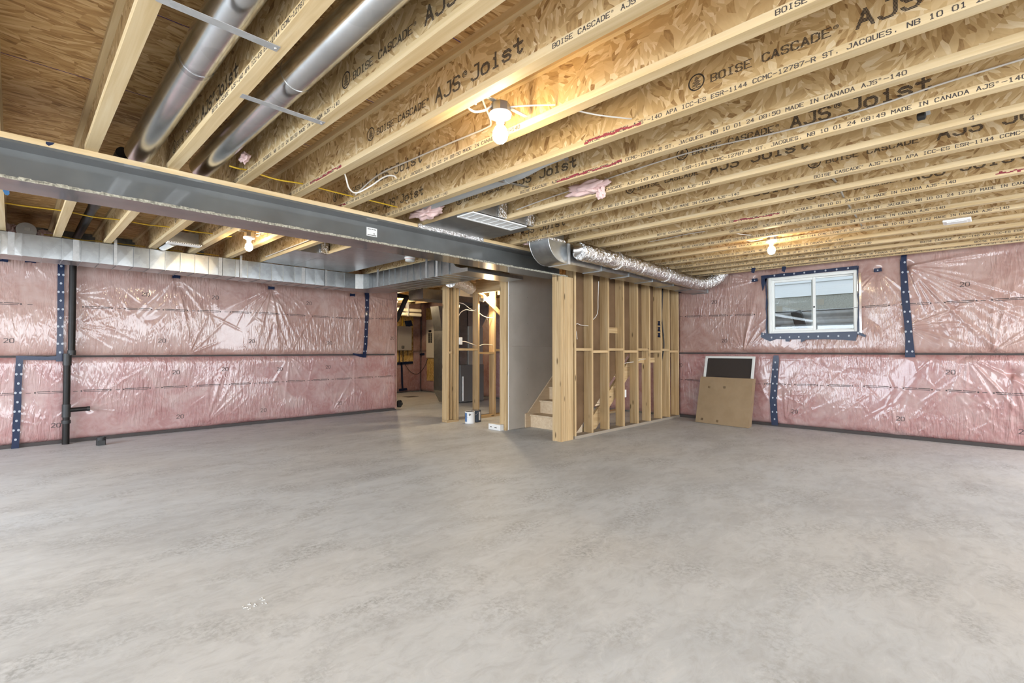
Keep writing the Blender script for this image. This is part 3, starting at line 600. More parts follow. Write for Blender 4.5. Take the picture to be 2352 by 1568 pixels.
cable('cable', 'dark cable running down the last stud bay', [(7.80, 4.0, 2.3), (7.78, 4.0, 2.0), (7.76, 4.0, 1.75), (7.80, 4.0, 1.5), (7.83, 4.0, 1.25), (7.78, 4.02, 1.0)], .011, 'rubber_black')

# ---------------------------------------------------------------- stairs and stair wall
ws_ = struct(MB().prism([(5.145, .004), (5.66, .004), (7.05, 1.245), (5.145, 1.245)], lambda a, b, d: (a, d, b), 5.097, 5.11).build('wall_stair', 'drywall'), 'grey drywall wall behind the stairs')
MB().prism([(5.145, 1.2475), (7.05, 1.2475), (8.30, 2.36), (8.30, 2.40), (5.145, 2.40)], lambda a, b, d: (a, d, b), 5.097, 5.11).build('panel', 'drywall', ws_)
m = MB()
for z in (.12, .5, .9, 1.6, 2.0):
    for u in (5.165, 5.56): m.lathe([(.004, 0), (.004, .0008)], (u, 5.097, z), 6, (0, -1, 0))
m.build('screw', 'dark_gap', ws_)
MB().box(5.1435, 5.1485, 5.0955, 5.1105, .004, 2.40).build('corner_bead', 'white_plastic', ws_)
es = thing('end_stud', 'pale stud at the free end of the grey drywall', 'stud', (5.13, 5.16, 0))
MB().box(5.105, 5.143, 5.108, 5.245, .04, 2.40).build('stud', 'pine_z', es, bevel=.002); MB().box(5.10, 8.3, 5.112, 5.25, 0, .039).build('sole_plate', 'pine_x', es)
stairs = thing('staircase', 'pale wooden staircase rising between the grey drywall and the post', 'stairs', (5.6, 4.6, 0))
NS, RI, RU, SU0 = 12, .2, .225, 5.60
for k in range(NS):
    u = SU0 + k * RU
    MB().box(u, u + .018, 4.106, 5.07, k * RI + (.002 if k == 0 else 0), (k + 1) * RI - .028).build('riser', 'stair_oak', stairs)
    MB().box(u - .024, u + RU + .017, 4.106, 5.07, (k + 1) * RI - .028, (k + 1) * RI).build('tread', 'stair_oak', stairs, bevel=.006)
sl = RI / RU
skp = [(5.49, .003), (5.61, .003), (5.61 + 2.5, 2.5 * sl), (5.61 + 2.5, 2.5 * sl + .33), (5.545, .225), (5.49, .215)]
MB().prism(skp, lambda a, b, d: (a, d, b), 5.072, 5.095).build('skirt_board', 'stair_oak', stairs, bevel=.004)
for v in (4.135, 4.6):
    MB().prism([(5.72, .003), (5.95, .003), (8.3, 2.35 * sl - .22), (8.3, 2.35 * sl + .02), (5.72, .07)], lambda a, b, d: (a, d, b), v, v + .038).build('stringer', 'pine_x', stairs)

# ---------------------------------------------------------------- furnace room front framing
fw = thing('furnace_wall_framing', 'open stud framing of the furnace room beyond the drywall end', 'wall', (5.5, 6.42, 0))
for u, v0, v1 in ((4.985, 6.35, 6.49), (5.085, 6.40, 6.49), (5.135, 6.35, 6.49), (5.185, 6.35, 6.49), (5.65, 6.35, 6.49), (6.045, 6.35, 6.49), (6.45, 6.35, 6.49)):
    MB().box(u, u + .04, v0, v1, .038, 2.36).build('stud', 'pine_z', fw, bevel=.002)
MB().box(4.985, 5.225, 6.35, 6.49, 0, .037).build('sole_plate', 'pine_x', fw); MB().box(5.65, 7.3, 6.35, 6.49, 0, .037).build('sole_plate', 'pine_x', fw); MB().box(4.985, 7.3, 6.35, 6.49, 2.362, 2.405).build('top_plate', 'pine_x', fw)
for a, b, z in ((5.026, 5.084, 1.13), (5.226, 5.649, 1.18), (5.691, 6.044, 1.12), (6.086, 6.449, 1.17)): MB().box(a, b, 6.352, 6.488, z, z + .037).build('blocking', 'pine_x', fw)
MB().obox((5.36, 6.33, 2.40), (6.40, 6.33, 1.70), (0, 1, 0), .022, .075).build('diagonal_brace', 'pine_x', fw)
sf = thing('stair_bulkhead', 'cream boxed underside of the upper stairs lit by the wall bulb', 'bulkhead', (6.6, 7.0, 2.0))
MB().box(5.60, 5.64, 5.26, 6.345, 2.17, 2.40).build('header', 'pine_y', sf); MB().box(6.15, 7.3, 6.9, 6.93, 2.19, 2.36).build('panel', 'pine_x', sf); MB().box(6.5, 7.3, 6.75, 6.9, 1.99, 2.19).build('panel', 'pine_x', sf); MB().box(6.12, 6.15, 5.26, 6.345, 2.19, 2.36).build('panel', 'pine_y', sf)
# wall bulb
def lamp(label, u, v, zt, axis, power, boxh=.05, loose=()):
    ax = Vector(axis).normalized(); c = Vector((u, v, zt))
    t = thing('bare_bulb_lamp', label, 'lamp', tuple(c), 'bare bulb lamps')
    MB().lathe([(.047, 0), (.051, .004), (.051, boxh)], c, 8, ax).build('junction_box', 'galvanized', t)
    hold = MB().lathe([(.057, boxh), (.060, boxh + .006), (.056, boxh + .018), (.036, boxh + .028), (.024, boxh + .034), (.021, boxh + .052)], c, 24, ax).build('porcelain_holder', 'white_plastic', t, True)
    b0 = boxh + .05
    if axis[2] < -.5: MB().box(u - .2, u + .2, v - .012, v + .012, zt, zt + .004).build('hanger_bar', 'strap_metal', t)
    b = MB().lathe([(.014, b0), (.016, b0 + .012), (.027, b0 + .024), (.037, b0 + .045), (.040, b0 + .064), (.035, b0 + .088), (.020, b0 + .103), (.005, b0 + .108)], c, 20, ax).build('bulb', 'bulb_bright' if ('hidden' in label or 'stud' in label) else 'bulb_glow', hold, True)
    b.visible_shadow = True
    return t, c + ax * (b0 + .068)
LAMPS = []
for lab, u, v, zt, ax, pw in (('bare glowing bulb nearest the camera between two joists', 1.755, 1.80, 2.455, (0, 0, -1), 9), ('bare glowing bulb beyond the steel beam on the left', 1.80, 5.80, 2.475, (0, 0, -1), 9),
        ('bare glowing bulb far right on the ceiling above the window', 5.90, 1.72, 2.455, (0, 0, -1), 9), ('bare glowing bulb on a stud of the furnace room wall', 5.69, 6.34, 2.085, (.85, -.5, 0), 7), ('unseen bulb added to light the furnace room, hidden behind the trunk duct', 6.3, 10.0, 2.40, (0, 0, -1), 7)):  # the hidden ceiling bulb is added to brighten the furnace room
    t, c = lamp(lab, u, v, zt, ax, pw); LAMPS.append((t, c, pw))

# ---------------------------------------------------------------- ducts
def seams_box(parent, x0, x1, y0, y1, z0, z1, axis, step, name='section'):
    a0, a1 = (x0, x1) if axis == 0 else (y0, y1); n = max(1, round((a1 - a0) / step))
    for k in range(n):
        b0, b1 = a0 + (a1 - a0) * k / n, a0 + (a1 - a0) * (k + 1) / n; bw = .0016 + .0012 * math.sin(k * 2.1)
        if axis == 0: v = [(b0, y0, z0), (b1, y0, z0), (b1, y1, z0), (b0, y1, z0), (b0, y0, z1), (b1, y0, z1), (b1, y1, z1), (b0, y1, z1), ((b0 + b1) / 2, y0 - bw, (z0 + z1) / 2), ((b0 + b1) / 2, (y0 + y1) / 2, z0 - bw)]
        else: v = [(x0, b1, z0), (x0, b0, z0), (x1, b0, z0), (x1, b1, z0), (x0, b1, z1), (x0, b0, z1), (x1, b0, z1), (x1, b1, z1), (x0 - bw, (b0 + b1) / 2, (z0 + z1) / 2), ((x0 + x1) / 2, (b0 + b1) / 2, z0 - bw)]
        MB().add(v, [(0, 1, 8), (1, 5, 8), (5, 4, 8), (4, 0, 8), (0, 9, 1), (1, 9, 2), (2, 9, 3), (3, 9, 0), (2, 6, 5, 1), (3, 7, 6, 2), (0, 4, 7, 3), (4, 5, 6, 7)]).build(name, 'galvanized', parent)
        if axis == 0: MB().box(b1 - .003, b1 + .003, y0 - .012, y1 + .006, z0 - .008, z1).build('standing_seam', 'galvanized', parent)
        else: MB().box(x0 - .012, x1 + .006, b0 - .003, b0 + .003, z0 - .005, z1).build('standing_seam', 'galvanized', parent)
DZ0, DZ1 = 2.165, 2.398
d1 = thing('trunk_duct', 'long galvanized rectangular trunk duct hung along the left wall', 'duct', (1.5, 7.4, DZ0))
seams_box(d1, -1.65, 3.62, 7.2, 7.6, DZ0, DZ1, 0, .153)
for u in (-.05, .45, 1.87, 2.95): MB().box(u, u + .05, 7.188, 7.2, DZ0 - .004, DZ1).build('drive_joint', 'strap_metal', d1)
for u in (.80, 2.12, 3.30): MB().box(u, u + .028, 7.183, 7.187, DZ0 - .006, DZ1 + .06).build('hanger_strap', 'strap_metal', d1)
cor = [(3.62, 7.2), (3.80, 7.2), (3.90, 7.13), (3.935, 7.02), (3.935, 6.90), (4.50, 6.90), (4.50, 7.30), (4.38, 7.52), (4.2, 7.6), (3.62, 7.6)]
MB().prism(cor, lambda a, b, d: (a, b, d), DZ0, DZ1).build('elbow', 'galvanized', d1)
d2 = thing('trunk_duct', 'galvanized trunk duct running from the left wall duct towards the beam', 'duct', (4.2, 5.9, DZ0))
seams_box(d2, 3.935, 4.50, 4.98, 6.895, DZ0, DZ1, 1, .157)
for v in (6.72, 5.45, 5.22): MB().box(3.925, 3.934, v, v + .04, DZ0 - .003, DZ1 + (.03 if v != 5.22 else 0)).build('hanger_strap', 'strap_metal', d2)
bt = MB()
prof = [(4.975, DZ0), (4.975, DZ1), (4.93, DZ0 + .16), (4.86, DZ0 + .09), (4.76, DZ0 + .055), (4.62, DZ0 + .045), (4.62, DZ0)]
bt.prism(prof, lambda a, b, d: (d, a, b), 3.94, 4.95).build('scooped_boot', 'galvanized', d2)
f2 = []
for k in range(60): f2.append((4.64 + .012 * k, 5.85 + .006 * k, 2.24 + .03 * math.sin(k * .06)))
tag(MB().tube(f2, .1, 16, True, [.1 + (.006 if k % 2 else 0) for k in range(60)]).build('flex_duct', 'foil', None, True), 'short foil flex duct by the furnace room doorway behind the trunk duct', 'duct')
# sheet metal panning and the white grille
pn = thing('sheet_metal_panning', 'grey sheet metal panning closing the joist bays beyond the beam', 'panning', (3.1, 5.6, ZJ))
MB().box(2.80, 3.665, 4.26, 7.18, ZJ - .003, ZJ - .0005).build('panel', 'galvanized', pn); MB().box(2.40, 2.797, 6.05, 7.18, ZJ - .003, ZJ - .0005).build('panel', 'galvanized', pn)
MB().box(2.459, 2.79, 6.05, 6.054, ZJ + .001, ZS - .04).build('end_panel', 'galvanized', pn); MB().box(2.70, 2.795, 6.0, 6.05, ZJ + .001, ZS - .04).build('foil_flap', 'foil', pn)
pn2 = thing('sheet_metal_panning', 'dark sheet metal panning between joists in front of the beam with foil tape', 'panning', (3.2, 3.6, ZJ))
MB().box(2.80, 3.20, 3.3, 3.95, ZJ - .003, ZJ - .0005).build('panel', 'galv_dull', pn2); MB().box(3.203, 3.66, 3.3, 3.95, ZJ - .003, ZJ - .0005).build('panel', 'galv_dull', pn2)
MB().box(2.74, 3.595, 3.950, 3.953, BZ1 - .004, ZJ + .004).build('foil_strip', 'foil', pn2); MB().box(2.74, 3.595, 3.955, 4.25, BZ1 + .002, ZJ - .004).build('filler', 'foil', pn2)
for a, b in ((2.862, 3.214), (3.28, 3.60)):
    MB().box(a, b, 3.226, 3.232, ZJ + .0, ZS - .04).build('end_panel', 'galv_dull', pn2); MB().box(b - .10, b - .002, 3.205, 3.224, ZJ + .002, ZS - .04).build('foil_flap', 'foil', pn2)
gr = thing('vent_grille', 'white louvred return air grille under the joists near the beam', 'vent', (3.16, 3.35, ZJ))
frame_g = MB().box(2.82, 3.52, 3.235, 3.26, ZJ - .016, ZJ - .004).box(2.82, 3.52, 3.435, 3.46, ZJ - .016, ZJ - .004).box(2.82, 2.845, 3.26, 3.435, ZJ - .016, ZJ - .004).box(3.495, 3.52, 3.26, 3.435, ZJ - .016, ZJ - .004)
frame_g.build('frame', 'white_plastic', gr, bevel=.003); MB().box(2.845, 3.495, 3.26, 3.435, ZJ - .0065, ZJ - .0045).build('backing', 'white_vinyl', gr)
for k in range(7): MB().box(2.85 + .65 * (k + .5) / 7 - .004, 2.85 + .65 * (k + .5) / 7 + .004, 3.26, 3.435, ZJ - .014, ZJ - .006).build('divider', 'white_plastic', gr)
for k in range(11): MB().box(2.85, 3.49, 3.264 + .0155 * k, 3.273 + .0155 * k, ZJ - .0105, ZJ - .0075).build('louvre', 'white_plastic', gr)
# round ducts
def round_duct(label, pts, r, mat, joints, closed=True):
    t = thing('round_duct', label, 'duct', tuple(pts[0])); MB().tube(smooth_path(pts, 6) if len(pts) > 2 else pts, r, 36).build('pipe', mat, t, True)
    for a, b in joints: MB().tube([a, b], r + .0025, 36).build('joint', mat, t, True)
    return t
rd = round_duct('round galvanized duct in the leftmost open joist bay', [(.585, -2.6, 2.53), (.585, 4.16, 2.53)], .078, 'galv_round', [((.585, 2.62, 2.53), (.585, 2.66, 2.53)), ((.585, 1.15, 2.53), (.585, 1.19, 2.53))])
MB().tube([(.585, 2.60, 2.53), (.585, 2.66, 2.53)], .0812, 36, False).build('clear_tape', 'clear_film', rd, True)
rd = round_duct('round galvanized duct in the second open joist bay', [(.96, -2.6, 2.53), (.96, 4.16, 2.53)], .078, 'galv_round', [((.96, 2.42, 2.53), (.96, 2.46, 2.53))])
MB().tube([(.96, 2.60, 2.53), (.96, 2.66, 2.53)], .0812, 36, False).build('clear_tape', 'clear_film', rd, True)
for lab, a, b, v in (('galvanized strap bridging the joists under the left round duct', .335, .745, 2.065), ('galvanized strap bridging the joists under the second round duct', .755, 1.165, 2.57)):
    s = thing('hanger_strap', lab, 'strap', (a, v, ZJ)); MB().box(a, b, v - .022, v + .022, ZJ - .002, ZJ - .0006).build('strip', 'strap_metal', s)
    MB().lathe([(.005, 0), (.003, .003)], (b - .012, v, ZJ - .002), 8, (0, 0, -1)).build('screw', 'screw_metal', s)
sd = round_duct('small grey round duct with an elbow between joists near mid ceiling', [(2.62, 3.72, 2.505), (2.62, 2.62, 2.505), (2.62, 2.44, 2.51), (2.63, 2.30, 2.535), (2.66, 2.19, 2.56), (2.70, 2.13, 2.58)], .055, 'grey_abs', [((2.62, 2.60, 2.505), (2.62, 2.64, 2.505))])
MB().lathe([(.068, 0), (.068, .03)], (2.70, 2.14, 2.575), 28, (.5, -.8, .25)).build('collar', 'galv_dull', sd, True)
tag(MB().obox((2.46, 2.66, ZJ + .05), (2.80, 2.56, ZJ + .045), (0, 1, 0), .03, .004).build('hanger_strap', 'galv_dull'), 'grey strap under the small round duct', 'strap')
# elbowed duct over the stud wall and its flex duct
d3 = thing('elbow_duct', 'galvanized duct with a curved elbow over the post and stud wall', 'duct', (4.3, 3.55, DZ0))
out = [(4.06, 2.52)] + [(4.06 + .27 * (1 - math.cos(t)), 2.435 - .27 * math.sin(t)) for t in np.linspace(0, math.pi / 2, 14)]
inn = [(4.42, DZ0), (4.42, DZ1 - .003), (4.36, DZ1 - .003), (4.34, 2.42), (4.34, 2.52)]
MB().prism(out + inn, lambda a, b, d: (a, d, b), 3.42, 3.70).build('elbow', 'galvanized', d3, True)
rim = MB()
for v in (3.42, 3.70): rim.tube([(a, v, b) for a, b in out], .004, 6)
rim.build('elbow_rim', 'galvanized', d3, True)
MB().prism([(4.405, DZ0 - .004), (4.445, DZ0 - .004), (4.445, DZ1), (4.405, DZ1)], lambda a, b, d: (a, d, b), 3.412, 3.706).build('drive_joint', 'strap_metal', d3)
seams_box(d3, 4.445, 8.28, 3.42, 3.70, DZ0, DZ1 - .004, 0, .62)
fm = MB().box(4.05, 4.36, 3.415, 3.72, ZJ - .012, ZJ + .012); fm.build('foil_tape', 'foil', d3)
fx = thing('flex_duct', 'long silver foil flex duct sagging along the duct above the stud wall', 'duct', (4.5, 3.3, 2.3))
pth = smooth_path([(4.47, 3.30, 2.300), (4.75, 3.30, 2.298), (5.2, 3.30, 2.292), (5.7, 3.30, 2.288), (6.2, 3.30, 2.272), (6.7, 3.30, 2.262), (7.2, 3.30, 2.25), (7.6, 3.30, 2.25), (7.85, 3.25, 2.275), (8.03, 3.15, 2.36), (8.12, 3.08, 2.50)], 24)
rr = [.092 + .007 * abs(math.sin(k * 1.3)) + hand(0, .004) for k in range(len(pth))]
fm_ = MB().tube(pth, .09, 30, True, rr); fm_.v = [(x + hand(-.004, .004), y + hand(-.004, .004), z + hand(-.004, .004)) for x, y, z in fm_.v]; fm_.build('sleeve', 'foil', fx, True)
for k in (50, 110): MB().tube([pth[k], pth[k] + (pth[k + 1] - pth[k]).normalized() * .05], .108, 26).build('foil_band', 'foil', fx, True)
MB().obox((4.86, 3.205, 2.30), (4.98, 3.204, 2.275), (0, 1, 0), .002, .05).build('label', 'label_paper', fx)
MB().tube([(4.45, 3.36, 2.31), (4.47, 3.33, 2.315), (4.50, 3.31, 2.335)], .07, 20).build('takeoff_collar', 'galv_round', fx, True)
# ---------------------------------------------------------------- navy sheathing tape
def tape_poly(label, plane, base, poly, dots=(), name='tape_strip', grp='navy tape on the plastic', dr=.011):
    conv = (lambda a, b, d: (a, d, b)) if plane == 'v' else (lambda a, b, d: (d, a, b))
    o = tag(MB().prism(poly, conv, base, base - .0015).build(name, 'navy_tape'), label, 'tape', grp)
    if dots:
        m = MB()
        for a, z in dots:
            for r0, r1 in ((dr, dr * .68), (dr * .42, .0)):
                n = 10
                for k in range(n):
                    t0, t1 = 2 * math.pi * k / n, 2 * math.pi * (k + 1) / n
                    m.add([conv(a + r0 * math.cos(t0), z + 1.25 * r0 * math.sin(t0), base - .0024), conv(a + r0 * math.cos(t1), z + 1.25 * r0 * math.sin(t1), base - .0024), conv(a + r1 * math.cos(t1), z + 1.25 * r1 * math.sin(t1), base - .0024), conv(a + r1 * math.cos(t0), z + 1.25 * r1 * math.sin(t0), base - .0024)], [(0, 1, 2, 3)])
        m.build('printed_dots', 'tape_print', o, fix=False)
    return o
def strip_poly(pts, w, jit=.004):
    L, Rr = [], []
    for (a, z, *ww) in pts:
        h = (ww[0] if ww else w) / 2; L.append((a - h + hand(-jit, jit), z)); Rr.append((a + h + hand(-jit, jit), z))
    return L + Rr[::-1]
def seq(a0, z0, a1, z1, n): return [(a0 + (a1 - a0) * k / (n - 1), z0 + (z1 - z0) * k / (n - 1)) for k in range(n)]
def dotgrid(a0, z0, a1, z1, w, step=.105):
    out = []; n = int(abs(z1 - z0) / step)
    for k in range(n):
        z = z0 + (z1 - z0) * (k + .5) / n; a = a0 + (a1 - a0) * (k + .5) / n
        out += [(a, z)] if k % 2 == 0 else [(a - w * .33, z), (a + w * .33, z)]
    return out
TV, TU = VW - .062, UW - .064
tape_poly('upper vertical navy tape strip beside the black pipe on the left wall', 'v', TV, strip_poly(seq(.417, 2.33, .420, 1.04, 9), .064), dotgrid(.417, 2.3, .42, 1.1, .064))
tape_poly('horizontal navy tape strip joining the two left wall strips', 'v', TV - .002, [(.03, 1.115), (.16, 1.108), (.30, 1.102), (.40, 1.108), (.40, 1.06), (.28, 1.058), (.15, 1.062), (.03, 1.07)])
tape_poly('lower vertical navy tape strip at the far left of the wall', 'v', TV, strip_poly(seq(.062, 1.10, .040, .0, 9), .064), dotgrid(.062, 1.06, .04, .05, .064))
tape_poly('tall navy tape strip near the right end of the left wall', 'v', TV, strip_poly([(4.66, 2.29, .10), (4.67, 2.2, .075), (4.67, 1.9), (4.655, 1.6), (4.645, 1.3), (4.625, 1.13), (4.62, 1.05)], .074), dotgrid(4.665, 2.2, 4.63, 1.1, .074, .13))
tape_poly('short navy tape tab at the foot of the tall left wall strip', 'v', TV - .002, [(4.38, 1.135), (4.45, 1.125), (4.60, 1.105), (4.64, 1.06), (4.55, 1.06), (4.45, 1.085), (4.40, 1.095)])
for lab, a, z in (('small navy tape patch under the trunk duct, leftmost on the left wall', -.10, 2.255), ('small navy tape patch left of the black pipe under the trunk duct', .14, 2.275), ('small navy tape patch where folds start, middle left of the left wall', 1.642, 2.243), ('small navy tape patch above the longest folds of the left wall', 2.951, 2.200), ('small navy tape patch just left of the tall right strip', 4.375, 2.203)):
    tape_poly(lab, 'v', TV + .004, [(a - .05, z + .03), (a - .006, z + .024), (a + .05, z + .03), (a + .048, z - .022), (a, z - .016), (a - .05, z - .024)], name='tape_patch', grp='navy tape patches')
# right wall
tape_poly('tall navy tape strip to the right of the window', 'u', TU, strip_poly([(.79, 2.46, .055), (.80, 2.36, .07), (.795, 2.1), (.785, 1.85), (.77, 1.6), (.755, 1.35), (.75, 1.09, .105)], .082), dotgrid(.79, 2.42, .75, 1.1, .085, .12))
tape_poly('vertical navy tape strip low on the wall right of the cardboard', 'u', TU, strip_poly([(2.37, 1.105, .07), (2.37, 1.03, .085), (2.385, .85), (2.40, .65), (2.415, .4), (2.405, .15), (2.395, .02)], .095), dotgrid(2.38, 1.05, 2.40, .06, .09, .11))
for lab, a, z in (('navy tape patch left of the window top corner', 2.671, 2.305), ('navy tape patch between the window and the tall strip', 1.079, 2.282), ('navy tape patch beside the end of the flex duct', 3.995 - .07, 2.235)):
    tape_poly(lab, 'u', TU + .004, [(a - .04, z + .03), (a, z + .026), (a + .04, z + .03), (a + .045, z - .022), (a, z - .024), (a - .046, z - .02)], [(a, z)] if a < 3 else (), 'tape_patch', 'navy tape patches', .008)
a, b, c, d = WV0, WV1, WZ0, WZ1
def rough(pts): return [(x + hand(-.006, .006), y + hand(-.006, .006)) for x, y in pts]
tape_poly('navy tape along the top of the window', 'u', TU - .004, rough(seq(a - .01, d + .052, b + .09, d + .052, 10) + [(b + .095, d - .07), (b + .07, d - .20), (b + .02, d - .03)] + seq(b, d, a - .02, d + .004, 10)), seq(a + .1, d + .03, b - .1, d + .03, 8))
tape_poly('ragged navy tape along the sill of the window', 'u', TU - .006, rough([(b + .10, c + .03), (b + .105, c - .05), (b - .03, c - .12), (b - .12, c - .085), (b - .24, c - .09), (b - .25, c - .12), (b - .30, c - .12), (b - .31, c - .09), (b - .45, c - .09), (b - .46, c - .14), (b - .50, c - .12), (b - .52, c - .09), (a + .4, c - .095), (a + .15, c - .105), (a + .02, c - .12), (a + .0, c - .02), (a + .005, c + .012), (b + .02, c + .012)]), seq(a + .1, c - .05, b - .05, c - .055, 9) + [(b + .07, c)])
tape_poly('narrow navy tape down the left side of the window', 'u', TU - .004, rough(strip_poly(seq(b + .022, d, b + .016, c, 10), .026)))
tape_poly('narrow navy tape down the right side of the window', 'u', TU - .004, rough(strip_poly(seq(a - .018, d + .05, a - .012, c, 10), .016)))
tape_poly('loose navy tape tail at the lower right corner of the window', 'u', TU - .012, [(a + .005, c + .012), (a + .005, c - .03), (a - .09, c - .075), (a - .10, c - .05), (a - .06, c - .02)], [(a - .01, c - .01)])
MB().box(TU - .004, TU - .001, a - .05, a - .006, c - .02, d - .05).build('clear_flap', 'clear_film', w1)
for lab, u, v in (('navy tape scrap on the joists up left of the window', 7.73, 2.50), ('navy tape scrap on the last joist above the window', 7.93, 2.14)):
    tag(MB().prism([(v - .03, ZJ + .005), (v + .03, ZJ + .012), (v + .035, ZJ - .055), (v - .005, ZJ - .075)], lambda a_, b_, d_: (d_, a_, b_), u - .003, u - .0015).build('tape_scrap', 'navy_tape'), lab, 'tape')

# ---------------------------------------------------------------- cables in the joist bays
def sag(y, z, us, dip, r, mat, label, name='cable'):
    pts = []
    for k in range(len(us) - 1):
        a0, a1 = us[k], us[k + 1]; pts += [(a0, y + hand(-.01, .01), z), (a0 * .5 + a1 * .5, y + hand(-.02, .02), z - dip + hand(-.008, .008))]
    pts.append((us[-1], y, z)); return cable(name, label, pts, r, mat, 6)
sag(6.27, 2.50, [-.3, .325, .75, 1.165, 1.57, 1.76], .012, .0058, 'cable_yellow', 'upper yellow cable threaded through the joists beyond the beam')
sag(7.66, 2.50, [.20, .325, .75, 1.165, 1.57, 1.995, 2.3], .008, .0058, 'cable_yellow', 'lower yellow cable running through the joists above the trunk duct')
sag(3.82, 2.475, [1.05, 1.165, 1.57, 1.995, 2.42], .006, .0055, 'cable_yellow', 'yellow cable crossing the joist bays right in front of the beam')
cable('cable', 'white cable stapled along the joist web to the nearest bulb', [(1.975, 3.75, 2.47), (1.985, 3.40, 2.55), (1.985, 2.9, 2.543), (1.985, 2.45, 2.53), (1.985, 2.17, 2.52), (1.97, 2.10, 2.53), (1.90, 2.08, 2.60), (1.82, 2.03, 2.62), (1.76, 1.98, 2.57), (1.70, 1.93, 2.48)], .0055, 'cable_white')
cable('cable', 'white cable loop hanging below the joists in front of the beam', [(1.61, 3.28, 2.50), (1.66, 3.30, 2.43), (1.72, 3.36, 2.37), (1.80, 3.40, 2.365), (1.88, 3.34, 2.42), (1.93, 3.22, 2.475), (1.965, 3.14, 2.47), (1.985, 3.13, 2.43)], .0055, 'cable_white')
cable('cable', 'doubled white cable looping into the nearest bulb box', [(1.60, 1.92, 2.47), (1.615, 1.90, 2.425), (1.65, 1.88, 2.405), (1.69, 1.84, 2.415), (1.715, 1.82, 2.44)], .006, 'cable_white')
cable('cable', 'thin white cable from the nearest bulb to the joist behind it', [(1.80, 1.77, 2.445), (1.88, 1.71, 2.46), (1.985, 1.62, 2.47)], .0045, 'cable_white')
cable('cable', 'long thin white cable along the joist with the pink tuft', [(3.235, 3.1, 2.475), (3.235, 2.7, 2.50), (3.235, 2.23, 2.515), (3.235, 1.47, 2.535), (3.235, .9, 2.50), (3.235, .45, 2.49), (3.235, .1, 2.51), (3.235, -.6, 2.52)], .005, 'cable_white')
cable('cable', 'thin brown-white cable along the joist beyond the flex duct', [(5.285, 2.9, 2.47), (5.285, 2.2, 2.48), (5.62, 1.9, 2.45), (5.80, 1.78, 2.44)], .005, 'cable_white')
cable('cable', 'white cable tangle at the far bulb', [(5.70, 1.98, 2.46), (5.72, 1.95, 2.42), (5.78, 1.88, 2.405), (5.84, 1.79, 2.425)], .006, 'cable_white')
cable('cable', 'white cable from the bulb beyond the beam along the next joist', [(1.85, 5.72, 2.46), (1.93, 5.62, 2.47), (1.99, 5.55, 2.475)], .005, 'cable_white')
cable('cable', 'white cable curving along the joist beside the far panning', [(2.38, 5.0, 2.60), (2.38, 5.25, 2.50), (2.385, 5.6, 2.46), (2.385, 6.2, 2.455), (2.385, 7.0, 2.45)], .006, 'cable_white')
cable('metal_conduit', 'bent metal conduit rising from the lamp beyond the beam', [(1.87, 5.80, 2.45), (1.90, 5.78, 2.46), (1.905, 5.76, 2.52), (1.91, 5.74, 2.60), (1.94, 5.70, 2.64)], .011, 'strap_metal')
for k, (u, v) in enumerate(((1.60, 2.0), (1.72, 1.12), (2.455, 1.55), (2.455, 2.0))):
    pass
cable('cable', 'short pale wire in the joist bay right of the nearest bulb', [(2.06, 1.58, 2.46), (2.2, 1.5, 2.45), (2.415, 1.42, 2.475)], .004, 'cable_white')
cable('cable', 'grey conduit crossing several joist bays at upper right', [(4.09, .92, 2.47), (4.2, .86, 2.50), (4.44, .83, 2.48), (4.89, .86, 2.47), (5.28, .88, 2.465), (5.69, .9, 2.465), (6.09, .92, 2.46)], .008, 'conduit_grey')
for lab, u, v, n in (('left beaded string hanging in a joist bay at upper right', 4.25, .23, 7), ('right beaded string hanging in a joist bay at upper right', 4.28, -.02, 8), ('beaded string hanging from the stained joist', 4.55, 1.12, 8)):
    m = MB()
    for k in range(n): m.lathe([(.001, -.006), (.005, -.003), (.005, .003), (.001, .006)], (u - .006 * k, v + .012 * k, ZJ + .20 - .021 * k), 6)
    m.tube([(u, v, ZJ + .2), (u, v, ZS)], .001, 4)
    tag(m.build('bead_string', 'label_paper'), lab, 'bead string')
hk = thing('pipe_hanger', 'black and steel pipe hanger in the joist bay at upper right', 'hanger', (3.55, .2, 2.46))
MB().obox((3.30, .24, 2.66), (3.50, .22, 2.47), (0, 1, 0), .018, .012).build('rod', 'strap_metal', hk); MB().lathe([(.012, -.02), (.022, -.015), (.022, .015), (.012, .02)], (3.50, .25, 2.47), 14, (0, 1, 0)).build('clamp', 'rubber_black', hk, True)

# ---------------------------------------------------------------- pink tufts of loose insulation
def tuft(label, c, s, seed):
    rg = random.Random(seed); import bmesh
    bm = bmesh.new(); bmesh.ops.create_icosphere(bm, subdivisions=4, radius=1)
    fr = [(Vector((rg.uniform(-4, 4), rg.uniform(-4, 4), rg.uniform(-4, 4))), rg.uniform(0, 6)) for _ in range(9)]
    for v in bm.verts:
        k = sum(math.sin(2.2 * f.dot(v.co) + p) for f, p in fr) * .10 + rg.uniform(-.09, .09); q = v.co * (1 + k); v.co = (c[0] + q.x * s[0], c[1] + q.y * s[1], c[2] + q.z * s[2])
    me = bpy.data.meshes.new('insulation_tuft'); bm.to_mesh(me); bm.free()
    for p in me.polygons: p.use_smooth = True
    return tag(link('insulation_tuft', me, 'pink_fluff'), label, 'insulation', 'loose pink insulation tufts')
tuft('ragged pink insulation tuft at the end of the small grey duct by the beam', (2.66, 3.70, 2.455), (.10, .17, .055), 1)
tuft('pink insulation tuft lying on the joist flange above the vent grille', (3.17, 2.26, 2.462), (.05, .17, .042), 2)
tuft('pink insulation scrap hanging under the joist above the vent grille', (3.19, 2.15, 2.41), (.022, .035, .05), 3)
